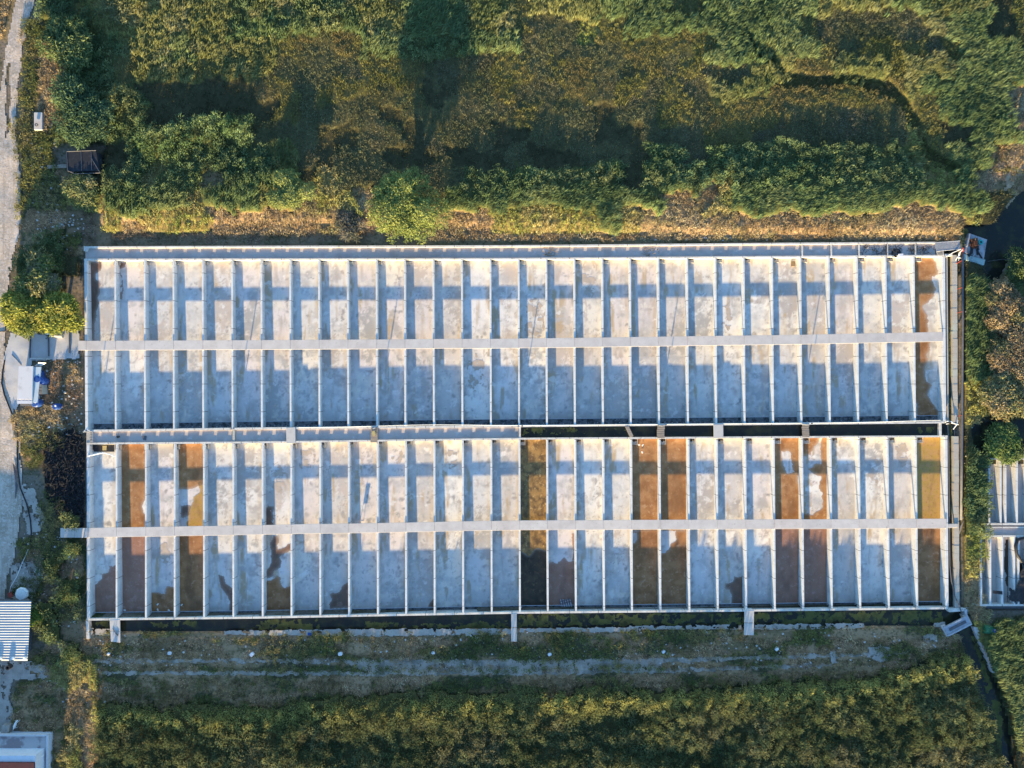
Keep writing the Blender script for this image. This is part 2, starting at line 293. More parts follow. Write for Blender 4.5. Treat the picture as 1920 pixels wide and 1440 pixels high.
def pond_block(b, label):
    B = BL[b]; base = P(960, B['y1'](960), 0)
    root = empty('pond_block', (base[0], base[1], 0), label, 'fish ponds', 'blocks of fish ponds')
    fz = floor_z(b); hw = 1.7
    for i in range(31):
        xa, xb = divx(b, i); w = hw + (1.0 if i in (0, 30) else 0)
        ya, yb = B['y0'](xa) , B['y1'](xb) 
        q = [(xa - w, ya + 1.6), (xb - w, yb - 1.8), (xb + w, yb - 1.8), (xa + w, ya + 1.6)]
        m = MB().pquad(q, -.6, WT)
        m.build('outer_wall' if i in (0, 30) else 'divider_wall', M['wall'], root, bev=.02)
    # cross walls (north one with shallow overflow slots, south one plain)
    for nm, yf, w in (('inlet_wall', B['y0'], 1.6), ('outlet_wall', B['y1'], 1.8)):
        m = MB(); x0 = divx(b, 0)[0] - 3; x1 = divx(b, 30)[0] + 3; X = [x0]
        slots = []
        if nm == 'inlet_wall':
            for i in range(30):
                xx = divx(b, i)[0]; slots += [xx + 18, xx + 45]
        cur = x0
        for sx in slots + [None]:
            e = x1 if sx is None else sx - 3.2
            n = max(1, int((e - cur) / 40))
            for k in range(n):
                a = cur + (e - cur) * k / n; c = cur + (e - cur) * (k + 1) / n
                m.pquad([(a, yf(a) - w), (a, yf(a) + w), (c, yf(c) + w), (c, yf(c) - w)], -.6, WT + .003)
            if sx is not None:
                a, c = sx - 3.2, sx + 3.2
                m.pquad([(a, yf(a) - w), (a, yf(a) + w), (c, yf(c) + w), (c, yf(c) - w)], -.6, WT - .09); cur = c
        m.build(nm, M['wallx'], root)
    for i in range(30):
        xa, xb = divx(b, i); xc, xd = divx(b, i + 1); ya0, ya1 = B['y0'](xa), B['y0'](xc); yb0, yb1 = B['y1'](xb), B['y1'](xd)
        gy = 13
        c = [(xa, ya0), (xb, yb0 - gy), (xd, yb1 - gy), (xc, ya1)]
        nu, nv = 28, 150; uu, vv = np.meshgrid(np.linspace(0, 1, nu), np.linspace(0, 1, nv))
        gx_ = (1 - vv) * ((1 - uu) * c[0][0] + uu * c[3][0]) + vv * ((1 - uu) * c[1][0] + uu * c[2][0])
        gy_ = (1 - vv) * ((1 - uu) * c[0][1] + uu * c[3][1]) + vv * ((1 - uu) * c[1][1] + uu * c[2][1])
        gz_ = fz(gx_, gy_); co_ = np.stack([(gx_ - 960) * (CH - gz_) * K, (720 - gy_) * (CH - gz_) * K, gz_], -1).reshape(-1, 3)
        tone = np.array([(.62, .595, .56), (.66, .635, .59), (.58, .56, .54), (.62, .555, .52), (.55, .505, .47), (.65, .625, .605), (.60, .545, .525)][int(rng.integers(0, 7))]) * (.93 + .12 * rng.random())
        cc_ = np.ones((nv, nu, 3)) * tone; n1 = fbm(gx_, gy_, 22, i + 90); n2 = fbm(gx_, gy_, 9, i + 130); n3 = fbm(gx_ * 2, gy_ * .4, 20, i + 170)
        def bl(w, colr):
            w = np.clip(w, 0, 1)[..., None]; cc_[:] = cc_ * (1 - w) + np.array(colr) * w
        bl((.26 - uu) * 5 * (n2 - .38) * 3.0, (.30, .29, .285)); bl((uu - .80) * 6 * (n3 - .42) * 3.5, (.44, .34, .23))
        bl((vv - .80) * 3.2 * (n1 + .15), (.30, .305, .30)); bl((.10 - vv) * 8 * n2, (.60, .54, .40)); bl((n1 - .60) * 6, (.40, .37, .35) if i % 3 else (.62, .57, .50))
        if rng.random() < .35: bl((n3 - .52) * 4 * (vv < .62), (.45, .385, .34))
        cu, cv = rng.random(), rng.random(); dd = np.hypot((uu - cu) * 1.1, (vv - cv) * 4.2) + (fbm(gx_, gy_, 12, i + 210) - .5) * 1.3
        bl((.55 - dd) * 9, [(.40, .36, .33), (.70, .67, .62), (.47, .41, .37), (.36, .345, .33), (.66, .61, .53)][int(rng.integers(0, 5))])
        ed_ = np.abs(dd - .62) ; bl((.035 - ed_) * 30, (.34, .30, .27))
        if b == 'upper' and i % 4 == 3: bl((n2 - .5) * 5 * (vv > .5), (.36, .36, .36))
        a_ = (np.arange(nv - 1)[:, None] * nu + np.arange(nu - 1)[None, :]).ravel()
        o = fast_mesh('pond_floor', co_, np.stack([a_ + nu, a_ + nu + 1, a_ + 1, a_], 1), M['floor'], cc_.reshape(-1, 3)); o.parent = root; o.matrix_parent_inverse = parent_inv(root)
        # drain gutter and screen rail at the deep end
        c = [(xb, yb0 - gy), (xb, yb0), (xd, yb1), (xd, yb1 - gy)]
        tops = [P(x, y, B['f'][1] - .06) for x, y in c]; m = MB(); m.poly_prism(tops, [(x, y, z - .2) for x, y, z in tops])
        m.build('drain_gutter', M['gutter'], root)
        m = MB(); z = B['f'][1] + .55
        m.pquad([(xb + 2, yb0 - gy - .6), (xb + 2, yb0 - gy + .3), (xd - 2, yb1 - gy + .3), (xd - 2, yb1 - gy - .6)], z - .08, z)
        for k in range(4):
            t = (k + .7 + rng.random() * .5) / 4.6; x = xb + (xd - xb) * t; y = yb0 + (yb1 - yb0) * t - 5 + rng.random() * 2
            m.pquad([(x - .6, y - .9), (x - .6, y + .9), (x + .6, y + .9), (x + .6, y - .9)], B['f'][1] - .1, z - .1 - rng.random() * .3)
        m.build('screen_rail', M['steel'], root)
        # inlet box in the north west corner: three thin walls round an open top with a pipe
        m = MB(); x, y, z0 = P(xa + 5.2, ya0 + 6, .2); t = .07; a, h = .42, .55
        z1 = z0 + .32 + .25 * rng.random()
        for (p0, p1, q0, q1) in ((-a, a, -a, -a + t), (-a, a, a - t, a), (-a, -a + t, -a + t, a - t), (a - t, a, -a + t, a - t)):
            m.box(x + p0, x + p1, y + q0, y + q1, z0, z1)
        m.box(x - a + t, x + a - t, y - a + t, y + .02, z0, z1 - .08)
        bx = m.build('inlet_box', M['old'], root)
        MB().tube([(x - .1, y + .45, z1 + .04), (x - .1, y + .02, z1 + .02), (x - .1, y, z0 + .1)], .085).build('inlet_pipe', M['black'], bx)
    return root
ub = pond_block('upper', 'upper block of thirty long grey concrete fish ponds, mostly drained, north of the middle channel')
lb = pond_block('lower', 'lower block of thirty long concrete fish ponds, several holding orange and brown water')

# footways of precast slabs
def footway(b, x0, x1, label, extra):
    B = BL[b]; c = P(960, B['yw'](960), WT)
    root = empty('footway', (c[0], c[1], WT), label, 'walkway', 'slab walkways across the ponds'); yw = B['yw']
    cuts = extra + [(divx(b, i)[0] + divx(b, i)[1]) / 2 for i in range(0, 31)]
    cuts = sorted(cuts); cuts[-1] = x1; 
    for k in range(len(cuts) - 1):
        a, e = cuts[k] + .15, cuts[k + 1] - .15; j = rng.random() * .5 - .25; z = WT + .12 + rng.random() * .012; w = 9.0
        m = MB().pquad([(a, yw(a) - w + j), (a, yw(a) + w + j), (e, yw(e) + w + j), (e, yw(e) - w + j)], WT + .006, z)
        m.build('concrete_slab', M['walk'], root, bev=.015)
footway('upper', 148, 1768, 'long straight concrete slab walkway crossing the upper pond block', [146.5])
footway('lower', 118, 1775, 'long straight concrete slab walkway crossing the lower pond block', [113, 140])

# ------------------------------------------------------------------ channels
def channel(name, xs, yt, yb, zf, m, zw=None, label=None, cat=None):
    mb = MB()
    for a, c in zip(xs[:-1], xs[1:]): mb.pquad([(a, yt(a)), (a, yb(a)), (c, yb(c)), (c, yt(c))], zf - .25, zf)
    return mb.build(name, m)
root = empty('feed_channel', P(960, 475, .9), 'shallow dry concrete channel with slotted walls along the north edge of the ponds', 'channel', 'concrete feed channels')
xs = list(np.linspace(160, 1754, 14))
m = MB()
for a, c in zip(xs[:-1], xs[1:]): m.pquad([(a, yNW(a)), (a, yPN(a) - 1.6), (c, yPN(c) - 1.6), (c, yNW(c))], .4, .93)
m.build('channel_floor', M['chan'], root)
m = MB()
for a, c in zip(xs[:-1], xs[1:]): m.pquad([(a, yNW(a) - 1.7), (a, yNW(a) + 1.7), (c, yNW(c) + 1.7), (c, yNW(c) - 1.7)], .2, 1.19)
m.pquad([(157, 461), (157, 470), (162, 472), (166, 465)], .2, 1.18)
m.build('channel_wall', M['wallx'], root)
for x in (1451, 1504.5, 1559, 1611, 1664, 1717):
    if x < 1500: continue
    MB().pquad([(x - 1.2, yNW(x) + 1.7), (x - 1.2, yPN(x) - 1.6), (x + 1.2, yPN(x) - 1.6), (x + 1.2, yNW(x) + 1.7)], 1.05, 1.17).build('cross_beam', M['wallx'], root)

root = empty('middle_channel', P(570, 820, .9), 'dry grey half of the concrete channel between the two pond blocks', 'channel', 'concrete feed channels')
m = MB(); xs = list(np.linspace(170, 974, 8))
for a, c in zip(xs[:-1], xs[1:]): m.pquad([(a, yUS(a) + 1.8), (a, yLN(a) - 1.6), (c, yLN(c) - 1.6), (c, yUS(c) + 1.8)], .4, .93)
m.build('channel_floor', M['chan'], root)
m = MB(); x = 974.8; m.pquad([(x - 1.8, yUS(x) + 1.8), (x - 1.8, yLN(x) - 1.6), (x + 1.8, yLN(x) - 1.6), (x + 1.8, yUS(x) + 1.8)], .2, 1.13)
m.build('end_wall', M['wallx'], root)
x = 438; MB().pquad([(x - 2, yUS(x) + 1.8), (x - 2, yLN(x) - 1.6), (x + 2, yLN(x) - 1.6), (x + 2, yUS(x) + 1.8)], .94, 1.12).build('cross_beam', M['old'], root)
x = 166; MB().pquad([(x - 4, yUS(x) + 1.8), (x - 4, yLN(x) - 1.6), (x + 3, yLN(x) - 1.6), (x + 3, yUS(x) + 1.8)], .3, 1.1).build('end_block', M['old'], root)

root = empty('flooded_channel', P(1370, 808, .6), 'flooded dark half of the channel between the two pond blocks', 'channel', 'concrete feed channels')
m = MB(); xs = list(np.linspace(977, 1776, 8))
for a, c in zip(xs[:-1], xs[1:]): m.pquad([(a, yUS(a) + 1.7), (a, yLN(a) - 1.5), (c, yLN(c) - 1.5), (c, yUS(c) + 1.7)], -.6, .2)
m.build('channel_bed', M['chan'], root)
x = 1763.5; MB().pquad([(x - 2, yUS(x) + 1.8), (x - 2, yLN(x) - 1.6), (x + 2, yLN(x) - 1.6), (x + 2, yUS(x) + 1.8)], .2, 1.1).build('cross_beam', M['wallx'], root)
def water(name, quad, z, m=None):
    o = MB(); o.v = [P(x, y, z) for x, y in quad]; o.f = [list(range(len(quad)))]
    return tag(o.build(name, m or M['canal']), kind='structure')
water('water', [(976, yUS(976) + 1), (976, yLN(976) - 1), (1777, yLN(1777) - 1), (1777, yUS(1777) + 1)], .62)
tag(mask_sheet('algae', [[(980, 802), (1110, 801), (1180, 805), (1100, 812), (1000, 815), (980, 815)], [(1720, 797), (1755, 795), (1752, 812), (1722, 813)]], .626, M['algae'], warp=4, eat=.5, clip=(979, 1760, 801, 817)), 'thin green algae floating on the dark middle channel', kind='stuff')

# east channel
root = empty('east_channel', P(1782, 800, .5), 'narrow dark water channel with a broken brick-like kerb along the east end of the ponds', 'channel')
MB().pquad([(1772, 478), (1779, 1142), (1796, 1142), (1790, 478)], -.6, .1).build('channel_bed', M['chan'], root)
MB().pquad([(1773.8, 480), (1776, 793), (1779, 793), (1776.6, 480)], -.3, .8).build('inner_ledge', M['old'], root)
for seg in (((1785.5, 478, 1794.5, 478), (1788, 792, 1796, 792)), ((1787.5, 818, 1797.5, 818), (1790.5, 1140, 1799, 1140))):
    (a, ya, c, _), (e, yb, g, _) = seg; n = 22; m = MB()
    for k in range(n):
        t0, t1 = k / n + .0004, (k + 1) / n - .0004; l = lambda u, v, t: u + (v - u) * t; j = rng.random() * .6 - .3
        m.pquad([(l(a, e, t0) + j, l(ya, yb, t0)), (l(a, e, t1) + j, l(ya, yb, t1)), (l(c, g, t1) + j, l(ya, yb, t1)), (l(c, g, t0) + j, l(ya, yb, t0))], -.2, .98 + rng.random() * .03)
    m.build('outer_kerb', M['old'], root)
MB().pquad([(1786, 476), (1770, 476), (1770, 479.5), (1786, 479.5)], .3, 1.12).build('end_cap', M['wallx'], root)
water('water', [(1776, 480), (1779.5, 1142), (1791, 1142), (1786.5, 480)], .5)
tag(mask_sheet('algae', [[(1779, 600), (1783, 600), (1788, 1000), (1782, 1000)]], .508, M['algae'], warp=2, eat=.45), 'streaks of green algae in the narrow east channel', kind='stuff')

# ------------------------------------------------------------------ water lying in the ponds
def pool(b, i, m, polys=None, holes=(), warp=2.2, label=None, level=None, seed=0, eat=0):
    B = BL[b]; xa, xb = divx(b, i); xc, xd = divx(b, i + 1)
    full = [(xa - 3, B['y0'](xa) + 1.5), (xc + 3, B['y0'](xc) + 1.5), (xd + 3, B['y1'](xd) - 13.5), (xb - 3, B['y1'](xb) - 13.5)]
    # stay between the two walls at this height
    lo = min(xa, xb) + .3; hi = max(xc, xd) - .3
    fz = floor_z(b)
    if polys is None and not holes: polys = [full]; warp = 0
    elif polys is None: polys = [full]
    o = mask_sheet('pond_water', polys, .012, m, holes=holes, warp=warp, cell=1.15, wscale=14, clip=(lo, hi, B['y0'](xc) + 1.5, B['y1'](xb) - 13.5), zfun=(lambda a, c: fz(a, c) + (level or 0)), seed=seed + i, eat=eat, shal=True)
    return tag(o, label, kind='structure')
LB = 'lower'
pool(LB, 0, M['w_red'], [[(217.5, 1060), (205, 1062), (202, 1075), (191, 1077), (190, 1084), (184, 1094), (177, 1097), (170, 1110), (170, 1160), (225, 1160), (225, 1060)]], seed=1)
pool(LB, 1, M['w_orange'], [[(225, 830), (280, 830), (280, 1005), (225, 1005)]], holes=[[(270, 940), (265, 950), (269, 965), (275, 965), (275, 935)]], warp=1.5)
pool(LB, 1, M['w_red'], [[(225, 1003), (280, 1003), (280, 1160), (225, 1160)]], warp=.8, seed=2)
pool(LB, 2, M['w_brown'], [[(278, 1113), (294, 1111), (307, 1112), (309, 1102), (316, 1099), (332, 1101), (332, 1160), (278, 1160)]], seed=3)
pool(LB, 2, M['stain'], [[(299, 1020), (310, 1018), (319, 1032), (320, 1048), (312, 1057), (300, 1052), (294, 1040)]], seed=4, eat=.36)
pool(LB, 3, M['w_orange'], [[(330, 830), (386, 830), (386, 906), (371, 911), (350, 919), (330, 918)]], seed=5)
pool(LB, 3, M['w_yellow'], [[(372, 905), (388, 900), (388, 990), (352, 990), (352, 965), (360, 945), (362, 932), (374, 922)]], seed=6)
pool(LB, 3, M['w_dark'], [[(337, 947), (350, 945), (358, 950), (356, 965), (340, 970)]], seed=7)
pool(LB, 3, M['w_brown'], [[(330, 1002), (386, 1002), (386, 1160), (330, 1160)]], warp=1, seed=8)
pool(LB, 4, M['w_dark'], [[(411, 1080), (420, 1082), (424, 1094), (440, 1105), (440, 1155), (428, 1155), (431, 1130), (422, 1110), (414, 1100)]], seed=9)
pool(LB, 6, M['w_dark'], [[(492, 995), (497, 955), (503, 947), (513, 948), (514, 990)]], seed=10, eat=.3)
pool(LB, 6, M['w_dark'], [[(511, 1004), (521, 1006), (519, 1020), (524, 1030), (532, 1027), (548, 1016), (548, 1030), (533, 1035), (527, 1042), (530, 1052), (523, 1064), (515, 1072), (512, 1082), (498, 1086), (500, 1072), (506, 1060), (510, 1045), (506, 1030)]], seed=11)
pool(LB, 6, M['w_brown'], [[(490, 1086), (505, 1088), (515, 1085), (520, 1079), (527, 1083), (527, 1095), (533, 1101), (548, 1098), (548, 1155), (490, 1155)]], seed=12)
pool(LB, 8, M['w_dark'], [[(658, 1088), (658, 1141), (620, 1141), (618, 1130), (622, 1122), (620, 1112), (632, 1112), (640, 1105), (643, 1098)]], seed=13)
pool(LB, 11, M['w_dark'], [[(820, 1116), (820, 1145), (803, 1141), (807, 1130)]], seed=14)
pool(LB, 15, M['w_olive'], [[(965, 815), (1035, 815), (1035, 1165), (965, 1165)]], warp=1, seed=15)
pool(LB, 15, M['w_green'], [[(965, 1030), (990, 1040), (1010, 1026), (1035, 1036), (1035, 1165), (965, 1165)]], warp=3, seed=16, level=.006)
pool(LB, 16, M['w_red'], [[(1025, 1062), (1035, 1053), (1045, 1056), (1050, 1050), (1058, 1047), (1065, 1055), (1085, 1050), (1090, 1155), (1025, 1155)], [(1072, 1000), (1085, 1000), (1085, 1050), (1074, 1050)]], seed=17)
pool(LB, 19, M['w_orange'], [[(1180, 815), (1245, 815), (1245, 995), (1180, 995)]], warp=1, seed=18)
pool(LB, 19, M['w_brown'], [[(1180, 995), (1245, 995), (1250, 1155), (1180, 1155)]], holes=[[(1180, 998), (1196, 998), (1194, 1012), (1190, 1018), (1180, 1018)]], warp=2, seed=19)
pool(LB, 20, M['w_orange'], [[(1230, 815), (1300, 815), (1300, 995), (1230, 995)]], warp=1, seed=20)
pool(LB, 20, M['w_brown'], [[(1230, 995), (1300, 995), (1300, 1155), (1230, 1155)]], holes=[[(1230, 995), (1266, 995), (1267, 1010), (1255, 1024), (1247, 1038), (1230, 1040)]], warp=2, seed=21)
pool(LB, 22, M['w_dark'], [[(1402, 1080), (1376, 1080), (1375, 1090), (1362, 1093), (1361, 1105), (1368, 1103), (1370, 1115), (1371, 1135), (1402, 1135)]], seed=22)
pool(LB, 24, M['w_orange'], [[(1445, 815), (1515, 815), (1515, 990), (1445, 990)]], holes=[[(1465, 845), (1478, 846), (1484, 860), (1489, 885), (1475, 885), (1466, 862)], [(1494, 893), (1510, 890), (1505, 915), (1497, 910)]], warp=2.5, seed=23)
pool(LB, 24, M['w_red'], [[(1445, 990), (1515, 990), (1515, 1155), (1445, 1155)]], warp=1, seed=24)
pool(LB, 25, M['w_orange'], [[(1500, 815), (1536, 815), (1534, 832), (1524, 842), (1516, 853), (1500, 855)], [(1539, 815), (1562, 815), (1562, 990), (1545, 970), (1541, 925), (1535, 915), (1540, 895), (1540, 860)], [(1514, 880), (1530, 870), (1545, 870), (1545, 893), (1525, 888)], [(1500, 958), (1525, 965), (1545, 950), (1555, 990), (1500, 990)]], warp=2.5, seed=25)
pool(LB, 25, M['w_red'], [[(1500, 990), (1570, 990), (1570, 1155), (1500, 1155)]], warp=1, seed=26)
pool(LB, 29, M['w_yellow'], [[(1710, 810), (1785, 810), (1785, 990), (1710, 990)]], warp=1, seed=27)
pool(LB, 29, M['w_brown'], [[(1710, 990), (1790, 990), (1790, 1155), (1710, 1155)]], warp=1, seed=28)
pool('upper', 0, M['w_dark'], [[(165, 490), (188, 492), (188, 505), (180, 512), (180, 525), (187, 535), (187, 550), (183, 560), (184, 575), (181, 590), (178, 600), (177, 625), (175, 645), (172, 640), (166, 560)]], seed=30)
pool('upper', 1, M['w_dark'], [[(222, 492), (234, 492), (233, 501), (226, 502), (229, 520), (231, 545), (229, 560), (224, 560), (223, 520)]], seed=31, eat=.42)
pool('upper', 29, M['w_orange'], [[(1710, 478), (1745, 480), (1757, 494), (1757, 515), (1748, 517), (1747, 525), (1753, 545), (1752, 555), (1745, 565), (1735, 570), (1730, 575), (1735, 590), (1741, 600), (1741, 640), (1710, 640)]], seed=32)
pool('upper', 29, M['w_brown'], [[(1710, 640), (1743, 640), (1743, 655), (1737, 665), (1738, 680), (1735, 695), (1738, 712), (1748, 722), (1741, 738), (1750, 755), (1757, 770), (1765, 800), (1723, 800), (1718, 755), (1710, 740)]], seed=33)
# faint dried sediment rims on other floors
for b, i, (x, y, w, h) in (('upper', 17, (1105, 520, 14, 40)), ('upper', 22, (1365, 600, 9, 35)), ('upper', 13, (893, 700, 16, 40)), ('upper', 15, (1003, 600, 18, 45)),
                            (LB, 12, (845, 860, 14, 22)), (LB, 10, (745, 850, 12, 18)), (LB, 7, (575, 860, 15, 30)), (LB, 27, (1640, 880, 8, 45)), (LB, 6, (525, 900, 14, 30)), (LB, 28, (1690, 850, 12, 25))):
    pool(b, i, M['stain'], [[(x - w, y - h * .6), (x, y - h), (x + w, y - h * .5), (x + w * .8, y + h * .6), (x, y + h), (x - w * .9, y + h * .5)]], seed=40 + i, eat=.53, warp=4)

# ------------------------------------------------------------------ terrain
BLOCK = [(156, 458), (1760, 452), (1800, 470), (1800, 1144), (1700, 1146), (960, 1153), (162, 1166)]
INBL = [(166, 470), (1788, 466), (1793, 1134), (960, 1142), (172, 1152)]
SCAN = [(166, 1160), (960, 1146), (1775, 1140), (1796, 1136), (1812, 1150), (1822, 1185), (1840, 1235), (1868, 1290), (1884, 1340), (1892, 1400), (1902, 1500), (1885, 1500), (1868, 1420), (1852, 1350), (1834, 1320), (1814, 1270), (1802, 1225), (1796, 1190), (1772, 1172), (1620, 1172), (960, 1178), (600, 1181), (430, 1182), (180, 1180)]
NECAN = [(1795, 425), (1815, 425), (1850, 425), (1885, 380), (1920, 352), (2100, 300), (2100, 470), (1915, 478), (1890, 480), (1872, 520), (1850, 540), (1830, 500), (1800, 490)]
NE2 = [(1812, 800), (1850, 775), (1880, 790), (2050, 770), (2050, 800), (1900, 835), (1850, 860), (1815, 840)]
DITCH = [(1385, 60), (1410, 90), (1440, 105), (1465, 145), (1520, 150), (1590, 148), (1660, 160), (1690, 190), (1715, 235), (1730, 280), (1790, 320), (1780, 335), (1725, 300), (1690, 225), (1660, 190), (1590, 168), (1510, 172), (1465, 175), (1440, 140), (1395, 95)]
MAP = """
s.bbyrryrrrbrrbbrrogggrrorrrgggoogggggrrrggrrrlo
s.bbbryrrrrbgbgbgrrgggrrommyoggggggggommmmmrgglo
.wybbbrrgrrrroomoggbbbggmmmmmoooogggggomooomogggs
.wybbborrorrrmmmmooommmoomoommomommrrlorrorrggggs
.wybbbblllllmomooommlmmommoomomomrrrblllllrggggs
.wybbbbllllllommmmlmmmmmommmlmmomoolommmmmolgggs
.wwbbbbBBBBBmmmllmmlmmmllmmmllmmmoommmmmmmyllgggs
.ww..lbBBbbbbrmlmmllmlllmllmmlbbmbbbbbbbbbroggws
.wwwlbbybbsbbrlymmmmmmbbbbbbblbgbbbbbbbbbbbygsww
.wwyyggggyggrrsyysmmmggggggggggssyggggggggggggll
.wwddysyyysssssssdwssssyyyyygysssssssssssssssyll
.wbwddddddddddddddddsssssssssssssssssssssssssl..l
.bbl........................................ll.b
.ll..........................................gsgg
.ll..........................................gssb
.ll..........................................gssy
.............................................gsss
..dd.........................................gsss
..dd.........................................ysss
.ssd.........................................ysll
.swd.........................................llgg
.wdd.........................................bggy
..dd.........................................b...
..wd.........................................b...
..wd.........................................b...
.wwbb........................................y...
..sbb........................................y...
..qbb........................................s...
..qbb........................................s...
..bbwwwwwwwwwwwwwwwwwwwwwwwwwwwwwwwwwwwwwwwwsygg
..wbwwwwwwwwwwwwwwwwwwwwwwwwwwwwwwwwwwwwwwwllggg
.wwyywwwwwwwwwwwwwwwwwwwwwwwwwwwwwwwwwwwwwgvllggg
.wwswwwyyyyyysyywwwwwvvyyyyvvvvvvyyyyvvvvvvvllgg
.wwsswlvvvvvvvvvvvvvvvyyvvvvvvvvvvvvvvvvvvvvvlgg
.wwyswvvvvvvvvvvvvvvvvvvvvvvvvvvvvvvvvvvvvvvvvlg
..wywvvvvvvvvvvvvvvvvvvvvvvvvvvvvvvvvvvvvvvvvvvl
""".strip().split('\n')
MAP = [(r + '.' * 48)[:48] for r in MAP]
for k_ in range(1, 10): MAP[k_] = MAP[k_][:1] + 'q' + ('s' if 1 < k_ < 6 else 'q') + MAP[k_][3:]
for k_ in (3, 4, 5, 6): MAP[k_] = MAP[k_][:34] + MAP[k_][34:44].replace('l', 'o').replace('b', 'o') + MAP[k_][44:]
TY = '.rgbBmolyswdvq'
for k_, v_ in ((17, '..ds'), (18, '..dd'), (23, '..qd'), (24, '..qb'), (25, '.wqb'), (26, '.dbd'), (27, '.qdb'), (28, '..bq'), (29, '..bd')): MAP[k_] = v_ + MAP[k_][4:]
GRID = np.array([[TY.index(c) for c in r] for r in MAP])
HT = dict(zip(TY, [0, 1.35, 1.45, 1.55, 2.3, .95, 1.05, .72, .7, .4, .2, .25, 2.0, .40]))
HTA = np.array([HT[c] for c in TY])
def vtype(px, py):
    wx = px + (fbm(px, py, 55, 21) - .5) * 62 + (vnoise(px, py, 11, 5) - .5) * 14; wy = py + (fbm(px, py, 55, 22) - .5) * 46 + (vnoise(px, py, 11, 6) - .5) * 14
    c = np.clip((wx // 40).astype(int), 0, 47); r = np.clip((wy // 40).astype(int), 0, 35)
    t = GRID[r, c]
    # the band right beside the ponds keeps its own plan
    near = (px > 130) & (px < 1830) & (py > 425) & (py < 1200)
    c2 = np.clip((px // 40).astype(int), 0, 47); r2 = np.clip(((py + (fbm(px, py, 30, 4) - .5) * 12) // 40).astype(int), 0, 35)
    t = np.where(near, GRID[r2, c2], t)
    s = (py > 1255) & (py < 1345) & (px > 190) & (px < 1780)   # the edge of the southern thicket follows the track
    edge = np.interp(px, [0, 200, 500, 640, 900, 1200, 1400, 1600, 1720, 1800], [1305, 1312, 1320, 1300, 1292, 1282, 1275, 1262, 1238, 1215]) + (fbm(px, py, 40, 9) - .5) * 30 + (vnoise(px, py, 9, 19) - .5) * 16
    lane = (py > 1190) & (py < edge) & (px > 190) & (px < 1790)
    t = np.where(lane, TY.index('w'), t)
    t = np.where((py >= edge) & (py < 1400) & (px > 190) & (px < 1840), TY.index('v'), t)
    t = np.where((t == TY.index('w')) & (fbm(px * .45, py * 1.9, 34, 77) + (vnoise(px, py, 5, 78) - .5) * .22 > .53), TY.index('q'), t)
    return t
def inany(px, py, polys):
    k = np.zeros(px.shape, bool)
    for q in polys: k |= inpoly(px, py, q)
    return k
ROAD = [(32, -150), (75, -150), (68, 0), (52, 40), (44, 80), (38, 120), (34, 160), (28, 240), (34, 285), (40, 360), (38, 400), (42, 420), (34, 440), (24, 480), (16, 520), (8, 600), (10, 640), (10, 700), (22, 760), (30, 800), (38, 860), (42, 930), (40, 960), (35, 1000), (28, 1040), (14, 1080), (8, 1125), (-200, 1125), (-200, 190), (2, 170), (5, 120), (12, 80), (22, 40), (32, 0)]
PADS = [[(20, 622), (148, 618), (148, 672), (60, 676), (58, 690), (30, 770), (22, 760), (8, 700), (10, 660)], [(40, 905), (60, 905), (72, 950), (88, 975), (70, 1000), (48, 1000)]]
YARD = [[(-60, 1238), (60, 1240), (86, 1250), (84, 1272), (22, 1276), (16, 1300), (22, 1330), (20, 1385), (-60, 1385)], [(20, 1060), (60, 1050), (80, 1080), (62, 1120), (20, 1115)]]
DIRT = [(1905, -100), (2100, -100), (2100, 330), (1912, 330), (1882, 370), (1888, 330), (1895, 300), (1900, 250), (1908, 200), (1910, 100)]
EB = [(1838, 862), (2050, 850), (2050, 1140), (1840, 1140)]
def ground_z(px, py):
    z = .72 + (fbm(px, py, 60, 40) - .5) * .16 + (fbm(px, py, 12, 41) - .5) * .08
    z = np.where(inpoly(px, py, INBL), -.9, z)
    z = np.where(inpoly(px, py, SCAN) | inpoly(px, py, NECAN) | inpoly(px, py, NE2), -.2, z)
    z = np.where(inpoly(px, py, EB), -.9, z)
    z = np.where(inpoly(px, py, DITCH), .35, z)
    m_ = (px > 190) & (px < 1790)
    top = np.interp(px, [190, 830, 900, 1200, 1300, 1790], [418, 418, 424, 428, 436, 438])
    lift = np.clip((top + 12 - py) / 16, 0, 1) * np.clip((py - 300) / 70, 0, 1) * np.interp(px, [190, 800, 1250, 1790], [.42, .42, .55, .6])
    z = np.where(m_ & (py < 460) & (py > 290), z + lift, z)
    return z
cols = dict(zip(TY, [(.17, .14, .11), (.06, .06, .025), (.05, .06, .025), (.035, .045, .02), (.035, .045, .02), (.07, .055, .03), (.06, .055, .028), (.035, .035, .022), (.16, .13, .06), (.26, .19, .10), (.37, .24, .135), (.24, .165, .10), (.04, .045, .02), (.09, .085, .05)]))
CA = np.array([cols[c] for c in TY])
nx, ny = 470, 360
gx, gy = np.meshgrid(np.linspace(-240, 2160, nx), np.linspace(-200, 1640, ny))
gz = ground_z(gx, gy); gt = vtype(gx, gy); gc = CA[gt].copy()
